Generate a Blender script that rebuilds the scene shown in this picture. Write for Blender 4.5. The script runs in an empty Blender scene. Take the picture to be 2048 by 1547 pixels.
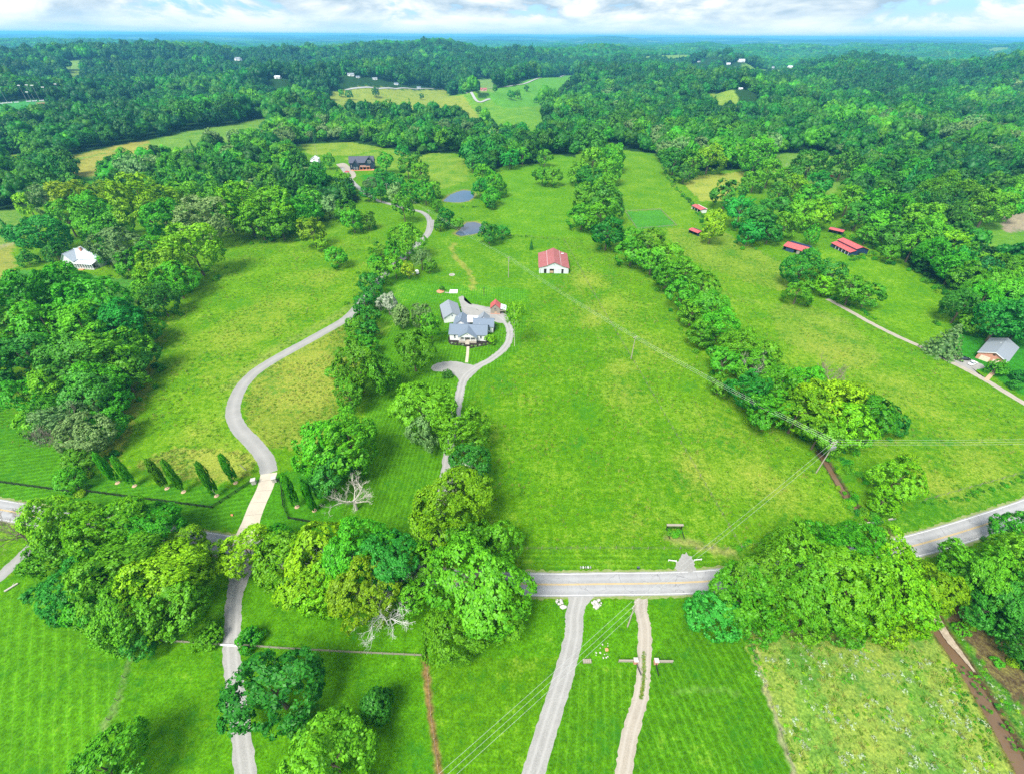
import bpy, math, random
import numpy as np
from mathutils import Vector

# ------------------------------------------------------------------ camera, sky, sun, exposure
S = bpy.context.scene
COL = S.collection
PI = math.pi
FPX = 900.0; EYE = 118.0; PITCH = math.atan(702.5 / FPX); ROLL = math.radians(.36)
_f = Vector((0, math.cos(PITCH), -math.sin(PITCH)))
_r0 = Vector((1, 0, 0)); _u0 = Vector((0, math.sin(PITCH), math.cos(PITCH)))
_r = math.cos(ROLL) * _r0 + math.sin(ROLL) * _u0
_u = -math.sin(ROLL) * _r0 + math.cos(ROLL) * _u0
from mathutils import Matrix
cd = bpy.data.cameras.new('camera'); cam = bpy.data.objects.new('camera', cd); COL.objects.link(cam)
cd.sensor_width = 36; cd.sensor_fit = 'HORIZONTAL'; cd.lens = 36 * FPX / 2048
cd.clip_start = 1; cd.clip_end = 90000
m = Matrix((_r, _u, -_f)).transposed().to_4x4(); m.translation = Vector((0, 0, EYE))
cam.matrix_world = m
S.camera = cam

SUN_EL, SUN_AZ = math.radians(55), math.radians(215)      # azimuth clockwise from +Y
W = bpy.data.worlds.new('World'); S.world = W; W.use_nodes = True
nt = W.node_tree; nt.nodes.clear()
def N(t, typ, **kw):
    n = t.nodes.new(typ)
    for k, v in kw.items():
        if k.startswith('i_'):
            n.inputs[k[2:].replace('_', ' ')].default_value = v
        else:
            setattr(n, k, v)
    return n
def mth(t, op, a, b=None, c=None, clamp=False):
    n = t.nodes.new('ShaderNodeMath'); n.operation = op; n.use_clamp = clamp
    for i, v in enumerate((a, b, c)):
        if v is None: continue
        if isinstance(v, (int, float)): n.inputs[i].default_value = v
        else: t.links.new(v, n.inputs[i])
    return n.outputs[0]
def mixc(t, fac, a, b, mode='MIX'):
    n = t.nodes.new('ShaderNodeMix'); n.data_type = 'RGBA'; n.blend_type = mode
    for sock, v in ((n.inputs[0], fac), (n.inputs[6], a), (n.inputs[7], b)):
        if isinstance(v, (int, float)): sock.default_value = v
        elif isinstance(v, tuple): sock.default_value = v if len(v) == 4 else (*v, 1)
        else: t.links.new(v, sock)
    return n.outputs[2]
def ramp(t, fac, stops):
    n = t.nodes.new('ShaderNodeValToRGB'); e = n.color_ramp.elements
    while len(e) < len(stops): e.new(.5)
    for q, (p, c) in zip(e, stops):
        q.position = p; q.color = c if len(c) == 4 else (*c, 1)
    t.links.new(fac, n.inputs[0]); return n.outputs[0]
SKY_S = .1
sky = N(nt, 'ShaderNodeTexSky', sky_type='NISHITA', sun_disc=False, sun_elevation=SUN_EL, sun_rotation=SUN_AZ,
        altitude=200, air_density=1.0, dust_density=1.5, ozone_density=2.0)
tc = N(nt, 'ShaderNodeTexCoord')
mp = N(nt, 'ShaderNodeMapping'); mp.inputs['Scale'].default_value = (1, 1, 3.6); mp.inputs['Location'].default_value = (3.3, 1.7, .4)
nt.links.new(tc.outputs['Generated'], mp.inputs[0])
sep = N(nt, 'ShaderNodeSeparateXYZ'); nt.links.new(tc.outputs['Generated'], sep.inputs[0])
n1 = N(nt, 'ShaderNodeTexNoise', i_Scale=5.5, i_Detail=9.0, i_Roughness=.58, i_Distortion=.35); nt.links.new(mp.outputs[0], n1.inputs['Vector'])
mp2 = N(nt, 'ShaderNodeMapping'); mp2.inputs['Scale'].default_value = (1, 1, 3.6); mp2.inputs['Location'].default_value = (3.3, 1.7, .455)
nt.links.new(tc.outputs['Generated'], mp2.inputs[0])
n2 = N(nt, 'ShaderNodeTexNoise', i_Scale=5.5, i_Detail=6.0, i_Roughness=.55, i_Distortion=.35); nt.links.new(mp2.outputs[0], n2.inputs['Vector'])
mp3 = N(nt, 'ShaderNodeMapping'); mp3.inputs['Scale'].default_value = (1, 1, 11); nt.links.new(tc.outputs['Generated'], mp3.inputs[0])
n3 = N(nt, 'ShaderNodeTexNoise', i_Scale=4.0, i_Detail=7.0, i_Roughness=.6); nt.links.new(mp3.outputs[0], n3.inputs['Vector'])
mask = ramp(nt, n1.outputs[0], [(.40, (0, 0, 0)), (.455, (1, 1, 1))])
lit = mth(nt, 'MULTIPLY_ADD', mth(nt, 'SUBTRACT', n1.outputs[0], n2.outputs[0]), 4.5, .55, clamp=True)
ccol = ramp(nt, lit, [(0, (1.15, 1.55, 1.9)), (.4, (1.85, 2.15, 2.35)), (.75, (2.6, 2.68, 2.72)), (1, (3.0, 3.0, 3.0))])
strat = ramp(nt, n3.outputs[0], [(.36, (1.35, 2.05, 2.6)), (.62, (2.25, 2.5, 2.65))])
blue = mixc(nt, .8, sky.outputs[0], (.55, 1.5, 2.6))
hi = mixc(nt, mask, blue, ccol)
el = ramp(nt, sep.outputs[2], [(0.004, (0, 0, 0)), (.035, (1, 1, 1))])
hor = mixc(nt, el, strat, hi)
bg = N(nt, 'ShaderNodeBackground', i_Strength=SKY_S); nt.links.new(hor, bg.inputs[0])
wo = N(nt, 'ShaderNodeOutputWorld'); nt.links.new(bg.outputs[0], wo.inputs[0])

sl = bpy.data.lights.new('sun', 'SUN'); sl.energy = 2.0; sl.angle = math.radians(28); sl.color = (1, .96, .86)
so = bpy.data.objects.new('sun', sl); COL.objects.link(so)
so.rotation_euler = Vector((-math.sin(SUN_AZ) * math.cos(SUN_EL), -math.cos(SUN_AZ) * math.cos(SUN_EL), -math.sin(SUN_EL))).to_track_quat('-Z', 'Y').to_euler()

S.view_settings.view_transform = 'Standard'; S.view_settings.look = 'None'
S.view_settings.exposure = 2.1; S.view_settings.gamma = 1
S.view_settings.use_curve_mapping = False
cy = S.cycles
cy.max_bounces = 5; cy.diffuse_bounces = 3; cy.glossy_bounces = 2; cy.transmission_bounces = 3; cy.volume_bounces = 1; cy.transparent_max_bounces = 4
cy.use_denoising = False
try: cy.denoiser = 'OPENIMAGEDENOISE'
except Exception: pass
cy.sample_clamp_indirect = 4

# ------------------------------------------------------------------ terrain height and picture -> ground
rs = np.random.RandomState(7)
def smooth(x, a, b):
    t = np.clip((x - a) / (b - a), 0, 1); return t * t * (3 - 2 * t)
_waves = [(rs.uniform(0, 2 * PI), 2 * PI / rs.uniform(420, 1300), rs.uniform(0, 6.3)) for _ in range(7)]
# ridge: picture column of its crest, distance, picture row of the crest, width in columns, depth
RIDGES = [(720, 2900, 78, 95, 420), (570, 2800, 86, 110, 380), (885, 2850, 83, 90, 400), (1040, 3000, 91, 110, 420), (1250, 3500, 91, 120, 420),
          (1400, 3300, 99, 90, 380), (330, 2700, 89, 120, 420), (130, 2500, 94, 110, 380), (-60, 2600, 92, 120, 400), (60, 6000, 73, 130, 700),
          (230, 6500, 77, 110, 700), (1620, 2500, 116, 130, 380), (1850, 2400, 113, 130, 380), (2080, 2300, 118, 130, 380), (1500, 5200, 85, 200, 500),
          (2000, 6500, 84, 240, 600), (1215, 12000, 69, 70, 1200), (480, 12500, 72, 160, 1200), (1760, 12500, 77, 240, 1200), (980, 11000, 76, 130, 1000)]
_rg = []; KNOLLS = []
for px, d, py, wpx, sd in RIDGES:
    a = math.atan2((px - 1024) / FPX * math.cos(PITCH), 1)
    top = EYE - d * (py - (71 + (px - 1024) * .0063)) / 1449 - 27
    _rg.append((a, d, top, math.atan(wpx / FPX * math.cos(PITCH)), sd))
def hgt(x, y):
    x = np.asarray(x, float); y = np.asarray(y, float)
    r = np.hypot(x, y); az = np.arctan2(x, y)
    h = np.zeros_like(r)
    for k, (t, w, p) in enumerate(_waves):
        h += np.sin((x * math.cos(t) + y * math.sin(t)) * w + p)
    h = h * 5.6 * smooth(r, 600, 1700)
    g = np.zeros_like(r)
    for a, d, top, wa, sd in _rg:
        g = np.maximum(g, top * np.exp(-((az - a) / wa) ** 2 / 2 - ((r - d) / sd) ** 2 / 2))
    for kx, ky, kr, kh in KNOLLS: g = np.maximum(g, kh * np.exp(-((x - kx) ** 2 + (y - ky) ** 2) / (2 * kr * kr)))
    far = smooth(r, 12500, 17000) * (82 + 12 * np.sin(az * 21 + 1) + 8 * np.sin(az * 47 + 2) + 4 * np.sin(az * 111))
    return h * (1 - smooth(r, 9000, 12000)) + np.maximum(g, far)
def ray(px, py):
    return _f + _r * ((px - 1024) / FPX) + _u * ((773.5 - py) / FPX)
def G(px, py, z=0.0):
    """ground point seen at a picture position (2048 x 1547), at height z above the ground"""
    d = ray(px, py); t = (z - EYE) / d.z if d.z < 0 else 1e9
    if t * math.hypot(d.x, d.y) < 500:
        return Vector((d.x * t, d.y * t, 0))
    ts = np.geomspace(300, 26000, 1500)
    hz = EYE + d.z * ts - z - hgt(d.x * ts, d.y * ts)
    i = int(np.argmax(hz < 0)) if (hz < 0).any() else len(ts) - 1
    a, b = ts[max(i - 1, 0)], ts[i]
    for _ in range(24):
        c = (a + b) / 2
        if EYE + d.z * c - z - float(hgt(d.x * c, d.y * c)) < 0: b = c
        else: a = c
    return Vector((d.x * b, d.y * b, float(hgt(d.x * b, d.y * b))))
def depth(p): return (Vector(p) - Vector((0, 0, EYE))).dot(_f)
def poly(pts): return np.array([G(*p)[:2] for p in pts])
def pip(x, y, P):
    ins = np.zeros(x.shape, bool); n = len(P)
    lo = P.min(0); hi_ = P.max(0)
    idx = np.nonzero((x >= lo[0]) & (x <= hi_[0]) & (y >= lo[1]) & (y <= hi_[1]))[0]
    if not len(idx): return ins
    X = x[idx]; Y = y[idx]; r = np.zeros(len(idx), bool); j = n - 1
    for i in range(n):
        xi, yi = P[i]; xj, yj = P[j]
        if yi != yj:
            r ^= ((yi > Y) != (yj > Y)) & (X < (xj - xi) * (Y - yi) / (yj - yi) + xi)
        j = i
    ins[idx] = r; return ins
def pdist(x, y, P):
    d = np.full(x.shape, 1e9)
    for (ax, ay), (bx, by) in zip(P[:-1], P[1:]):
        vx, vy = bx - ax, by - ay; L = vx * vx + vy * vy + 1e-9
        t = np.clip(((x - ax) * vx + (y - ay) * vy) / L, 0, 1)
        d = np.minimum(d, np.hypot(x - ax - t * vx, y - ay - t * vy))
    return d
def spline(P, n=10):
    P = [Vector(p) for p in P]; out = []
    Q = [2 * P[0] - P[1]] + P + [2 * P[-1] - P[-2]]
    for i in range(1, len(Q) - 2):
        for k in range(n):
            t = k / n; a, b, c, d = Q[i - 1:i + 3]
            out.append(.5 * (2 * b + (c - a) * t + (2 * a - 5 * b + 4 * c - d) * t * t + (3 * b - a - 3 * c + d) * t ** 3))
    out.append(P[-1]); return out

FARXY = [(478, 134), (705, 173), (718, 175), (752, 175), (793, 179), (838, 181), (560, 180), (968, 200), (1454, 141), (1481, 137), (1544, 140), (1580, 140), (1646, 140), (1396, 136), (1424, 129), (1797, 137), (1474, 207)]
_flat = [G(*p) for p in FARXY]
for q in _flat:
    d = math.hypot(q.x, q.y); KNOLLS.append((q.x, q.y, 26 + d * .012, q.z + 9 + d * .004))
for q_ in ((20, 212), (60, 211), (100, 208)):
    q = G(*q_); KNOLLS.append((q.x, q.y, 55, q.z + 9))
FARP = [Vector((q.x, q.y, float(hgt(q.x, q.y)) - .3)) for q in _flat]

# ------------------------------------------------------------------ materials
MATS = {}
def newmat(name):
    if name in MATS: return MATS[name], None, None
    mm = bpy.data.materials.new(name); mm.use_nodes = True; t = mm.node_tree
    MATS[name] = mm; return mm, t, t.nodes['Principled BSDF']
def attr(t, name):
    n = t.nodes.new('ShaderNodeAttribute'); n.attribute_name = name; return n
def noise(t, scale, detail=3, rough=.55, vec=None, dist=0.0):
    n = N(t, 'ShaderNodeTexNoise', i_Scale=scale, i_Detail=float(detail), i_Roughness=rough, i_Distortion=dist)
    if vec is None:
        g = t.nodes.new('ShaderNodeNewGeometry'); vec = g.outputs['Position']
    t.links.new(vec, n.inputs['Vector']); return n.outputs[0]
def obj_vec(t):
    return t.nodes.new('ShaderNodeTexCoord').outputs['Object']
def simple(name, col, rough=.7, var=.12, scale=1.5, metal=0.0, spec=.3, dirt=None, bump=0.0, streak=None):
    mm, t, b = newmat(name)
    if t is None: return mm
    v = obj_vec(t)
    if streak:
        mpn = N(t, 'ShaderNodeMapping'); mpn.inputs['Scale'].default_value = streak; t.links.new(v, mpn.inputs[0]); v = mpn.outputs[0]
    n = noise(t, scale, 5, .6, v)
    k = mth(t, 'MULTIPLY_ADD', n, 2 * var, 1 - var)
    c = mixc(t, 1.0, (*col, 1), k, 'MULTIPLY')
    if dirt:
        d = ramp(t, noise(t, scale * 2.7, 4, .65, v), [(.5, (0, 0, 0)), (.68, (1, 1, 1))])
        c = mixc(t, d, c, (*dirt, 1))
    t.links.new(c, b.inputs['Base Color'])
    b.inputs['Roughness'].default_value = rough; b.inputs['Metallic'].default_value = metal
    b.inputs['Specular IOR Level'].default_value = spec
    if bump:
        bn = N(t, 'ShaderNodeBump', i_Strength=bump, i_Distance=.05); t.links.new(n, bn.inputs['Height']); t.links.new(bn.outputs[0], b.inputs['Normal'])
    return mm
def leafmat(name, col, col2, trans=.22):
    """col / col2: dark and light leaf tones mixed by lv: random per clump, lit tops and shaded cores painted in"""
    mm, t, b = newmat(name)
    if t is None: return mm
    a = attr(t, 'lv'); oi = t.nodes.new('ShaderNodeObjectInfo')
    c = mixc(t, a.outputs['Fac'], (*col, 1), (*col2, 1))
    hs = t.nodes.new('ShaderNodeHueSaturation')
    t.links.new(mth(t, 'MULTIPLY_ADD', oi.outputs['Random'], .035, .4825), hs.inputs['Hue'])
    rv = mth(t, 'FRACT', mth(t, 'MULTIPLY', oi.outputs['Random'], 17.31))
    t.links.new(mth(t, 'MULTIPLY_ADD', rv, .5, .78), hs.inputs['Value'])
    hs.inputs['Saturation'].default_value = 1.0
    t.links.new(c, hs.inputs['Color'])
    d = N(t, 'ShaderNodeBsdfDiffuse'); tr = N(t, 'ShaderNodeBsdfTranslucent'); gl = N(t, 'ShaderNodeBsdfGlossy', i_Roughness=.45)
    t.links.new(hs.outputs[0], d.inputs[0]); t.links.new(hs.outputs[0], tr.inputs[0])
    gl.inputs[0].default_value = (.9, 1, .9, 1)
    mx = N(t, 'ShaderNodeMixShader', i_Fac=trans); t.links.new(d.outputs[0], mx.inputs[1]); t.links.new(tr.outputs[0], mx.inputs[2])
    m2 = N(t, 'ShaderNodeMixShader', i_Fac=.012); t.links.new(mx.outputs[0], m2.inputs[1]); t.links.new(gl.outputs[0], m2.inputs[2])
    t.links.new(m2.outputs[0], t.nodes['Material Output'].inputs[0]); t.nodes.remove(b)
    return mm
LEAF = {
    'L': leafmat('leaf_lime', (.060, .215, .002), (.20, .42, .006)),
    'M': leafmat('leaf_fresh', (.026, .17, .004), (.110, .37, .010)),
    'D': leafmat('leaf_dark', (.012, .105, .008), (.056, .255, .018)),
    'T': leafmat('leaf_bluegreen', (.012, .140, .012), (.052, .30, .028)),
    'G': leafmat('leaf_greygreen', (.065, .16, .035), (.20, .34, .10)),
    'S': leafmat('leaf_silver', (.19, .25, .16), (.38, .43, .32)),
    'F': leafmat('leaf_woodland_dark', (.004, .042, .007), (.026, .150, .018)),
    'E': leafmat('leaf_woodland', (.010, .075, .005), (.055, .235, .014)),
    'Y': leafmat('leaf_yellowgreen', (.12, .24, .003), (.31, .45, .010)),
}
LOOK = {'L': 'lime green', 'M': 'fresh green', 'D': 'dark green', 'T': 'blue-green', 'G': 'grey-green', 'S': 'silvery grey', 'Y': 'yellow-green'}
BARK = simple('bark', (.13, .10, .075), .9, .3, 3)
BIRCH = simple('pale_bark', (.55, .5, .43), .8, .25, 4)
DEADW = simple('dead_wood', (.42, .39, .35), .85, .2, 3)
BROWNTWIG = simple('brown_twigs', (.20, .16, .13), .9, .2, 3)
WHITE = simple('white_paint', (.68, .69, .70), .55, .04, .6)
WHITEM = simple('white_metal', (.56, .59, .64), .45, .08, 1.2, dirt=(.5, .48, .46), streak=(1, 1, .2))
SHINGLE = simple('grey_shingle', (.13, .165, .22), .85, .18, 2.2)
SHINGLE2 = simple('pale_grey_shingle', (.19, .215, .25), .85, .12, 2.0)
DARKSH = simple('charcoal_shingle', (.065, .07, .10), .8, .2, 2.0)
REDM = simple('red_metal_roof', (.40, .075, .08), .45, .12, .5, dirt=(.40, .13, .12))
REDOLD = simple('faded_red_roof', (.27, .085, .088), .6, .16, .5, dirt=(.30, .12, .11), streak=(1, .25, 1))
NAVY = simple('navy_siding', (.018, .042, .105), .55, .12, 1.0)
SLATE = simple('dark_blue_siding', (.012, .03, .05), .55, .12, 1.0)
GLASS = simple('window_glass', (.05, .07, .09), .12, .2, .8, spec=.6)
DARKIN = simple('opening_shade', (.02, .018, .016), .9, .2)  # flat dark panels over closed walls; colour stands in for unlit space behind
BRICK = simple('pink_brick', (.45, .21, .15), .85, .14, 5, dirt=(.50, .29, .22))
CONC = simple('concrete', (0.400, 0.360, 0.304), .85, .08, .5, dirt=(0.344, 0.304, 0.256))
WOODG = simple('weathered_wood', (.25, .22, .185), .9, .2, 2, streak=(.3, 3, 3))
WOODT = simple('tan_wood', (.42, .29, .19), .8, .15, 2)
BLACKB = simple('black_board', (.012, .013, .013), .6, .2, 1)
STONE = simple('pale_stone', (0.416, 0.400, 0.376), .9, .2, 1.6, dirt=(0.256, 0.248, 0.240))
MULCH = simple('dark_mulch', (.018, .014, .012), .95, .35, 2)
STEEL = simple('galvanised_steel', (.42, .43, .44), .4, .1, 2, metal=.7)
POLEW = simple('pole_wood', (.33, .29, .25), .9, .15, 3)
WIRE = simple('wire_aluminium', (.55, .57, .58), .4, .02, 1, metal=.3)
PORC = simple('porcelain', (.6, .6, .58), .3, .05)
RUBBER = simple('rubber', (.015, .015, .016), .8, .1)
REDP = simple('red_paint', (.55, .03, .03), .35, .05)
BLACKP = simple('black_car_paint', (.012, .014, .018), .2, .05, spec=.5)
WHITEP = simple('white_car_paint', (.75, .76, .78), .25, .03, spec=.5)
ORANGE = simple('terracotta', (.55, .23, .12), .85, .2, 1.5)

# ------------------------------------------------------------------ mesh helpers
def meshnp(name, V, Fq, mats, lv=None, tri=False):
    me = bpy.data.meshes.new(name); k = 3 if tri else 4
    me.vertices.add(len(V)); me.vertices.foreach_set('co', np.ascontiguousarray(V, np.float32).ravel())
    nf = len(Fq); me.loops.add(nf * k); me.polygons.add(nf)
    me.loops.foreach_set('vertex_index', np.ascontiguousarray(Fq, np.int32).ravel())
    me.polygons.foreach_set('loop_start', np.arange(0, nf * k, k, dtype=np.int32))
    me.polygons.foreach_set('loop_total', np.full(nf, k, np.int32))
    for q in mats: me.materials.append(q)
    if lv is not None:
        a = me.attributes.new('lv', 'FLOAT', 'FACE'); a.data.foreach_set('value', np.ascontiguousarray(lv, np.float32))
    me.update(calc_edges=True); return me
class MB:
    def __init__(s): s.v = []; s.f = []
    def face(s, pts):
        i = len(s.v); s.v += [tuple(p) for p in pts]; s.f.append(tuple(range(i, i + len(pts)))); return s
    def box(s, c, d, rz=0.0, tilt=None):
        x, y, z = (q / 2 for q in d); i = len(s.v); cs, sn = math.cos(rz), math.sin(rz)
        for dz in (-z, z):
            for dx, dy in ((-x, -y), (x, -y), (x, y), (-x, y)):
                s.v.append((c[0] + dx * cs - dy * sn, c[1] + dx * sn + dy * cs, c[2] + dz))
        for q in ((0, 3, 2, 1), (4, 5, 6, 7), (0, 1, 5, 4), (1, 2, 6, 5), (2, 3, 7, 6), (3, 0, 4, 7)):
            s.f.append(tuple(i + k for k in q))
        return s
    def bar(s, a, b, w, h=None):
        """rectangular bar between two points, w across, h in the upright direction"""
        a = Vector(a); b = Vector(b); h = h or w; d = (b - a).normalized()
        up = Vector((0, 0, 1)) if abs(d.z) < .95 else Vector((0, 1, 0))
        sd = d.cross(up).normalized() * (w / 2); u2 = sd.cross(d).normalized() * (h / 2); i = len(s.v)
        for p in (a, b):
            for q in (-sd - u2, sd - u2, sd + u2, -sd + u2): s.v.append(tuple(p + q))
        for q in ((0, 1, 2, 3), (7, 6, 5, 4), (0, 4, 5, 1), (1, 5, 6, 2), (2, 6, 7, 3), (3, 7, 4, 0)):
            s.f.append(tuple(i + k for k in q))
        return s
    def tube(s, pts, rad, n=6):
        pts = [Vector(p) for p in pts]; i0 = len(s.v)
        for k, p in enumerate(pts):
            d = (pts[min(k + 1, len(pts) - 1)] - pts[max(k - 1, 0)]).normalized()
            up = Vector((0, 0, 1)) if abs(d.z) < .9 else Vector((0, 1, 0))
            a = d.cross(up).normalized(); b = d.cross(a)
            r = rad[k] if isinstance(rad, (list, tuple)) else rad
            for j in range(n):
                t = 2 * PI * j / n; s.v.append(tuple(p + a * (math.cos(t) * r) + b * (math.sin(t) * r)))
        for k in range(len(pts) - 1):
            for j in range(n):
                s.f.append((i0 + k * n + j, i0 + k * n + (j + 1) % n, i0 + (k + 1) * n + (j + 1) % n, i0 + (k + 1) * n + j))
        s.f.append(tuple(i0 + j for j in range(n))[::-1]); e = i0 + (len(pts) - 1) * n; s.f.append(tuple(e + j for j in range(n)))
        return s
    def slab(s, q, th):
        """a quad or polygon given thickness th downwards along its normal"""
        q = [Vector(p) for p in q]; nn = (q[1] - q[0]).cross(q[2] - q[0]).normalized(); i = len(s.v); k = len(q)
        s.v += [tuple(p) for p in q] + [tuple(p - nn * th) for p in q]
        s.f.append(tuple(range(i, i + k))); s.f.append(tuple(range(i + 2 * k - 1, i + k - 1, -1)))
        for j in range(k): s.f.append((i + j, i + k + j, i + k + (j + 1) % k, i + (j + 1) % k))
        return s
    def mesh(s, name, mat):
        me = bpy.data.meshes.new(name); me.from_pydata(s.v, [], s.f); me.materials.append(mat); me.update(); return me
def tag(o, label=None, cat=None, group=None, kind=None):
    if label: o['label'] = label
    if cat: o['category'] = cat
    if group: o['group'] = group
    if kind: o['kind'] = kind
    return o
def link(name, me, parent=None, loc=(0, 0, 0), rz=0.0):
    o = bpy.data.objects.new(name, me); COL.objects.link(o); o.location = loc; o.rotation_euler = (0, 0, rz)
    if parent is not None: o.parent = parent
    return o
def empty(name, loc, rz=0.0, label=None, cat=None, group=None):
    return tag(link(name, None, None, loc, rz), label, cat, group)
def part(name, mb, mat, parent, label=None):
    o = link(name, mb.mesh(name, mat), parent)
    if label: o['label'] = label
    return o
def copy_tree(o, parent=None):
    c = o.copy(); COL.objects.link(c)
    if parent is not None: c.parent = parent
    for ch in list(o.children): copy_tree(ch, c)
    return c

# ------------------------------------------------------------------ setting: lines and areas in the picture
ROAD = [(-330, 955), (-150, 992), (10, 1020), (150, 1044), (438, 1088), (640, 1121), (805, 1147), (900, 1160), (1050, 1167), (1200, 1167), (1420, 1161),
        (1600, 1136), (1760, 1105), (1859, 1082), (1994, 1040), (2120, 995), (2350, 905)]
CREEK = [(1835, 1180), (1862, 1225), (1882, 1262), (1915, 1310), (1952, 1368), (1995, 1440), (2042, 1525), (2075, 1590), (2100, 1660)]
DITCH = [(1640, 905), (1652, 922), (1668, 948), (1684, 975), (1700, 1000), (1730, 1030), (1760, 1050), (1790, 1085), (1820, 1130), (1835, 1180)]
POND1 = [(909, 467), (921, 471.5), (942, 468.5), (962, 464.5), (972, 457), (966, 449), (948, 443.5), (933, 445.5), (925, 452), (919, 461)]
POND2 = [(886, 402), (902, 404), (918, 404.5), (936, 402), (947, 395), (948, 388), (940, 382), (928, 380.5), (914, 384), (900, 390)]
GRASS = (.046, .215, .006)
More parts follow.
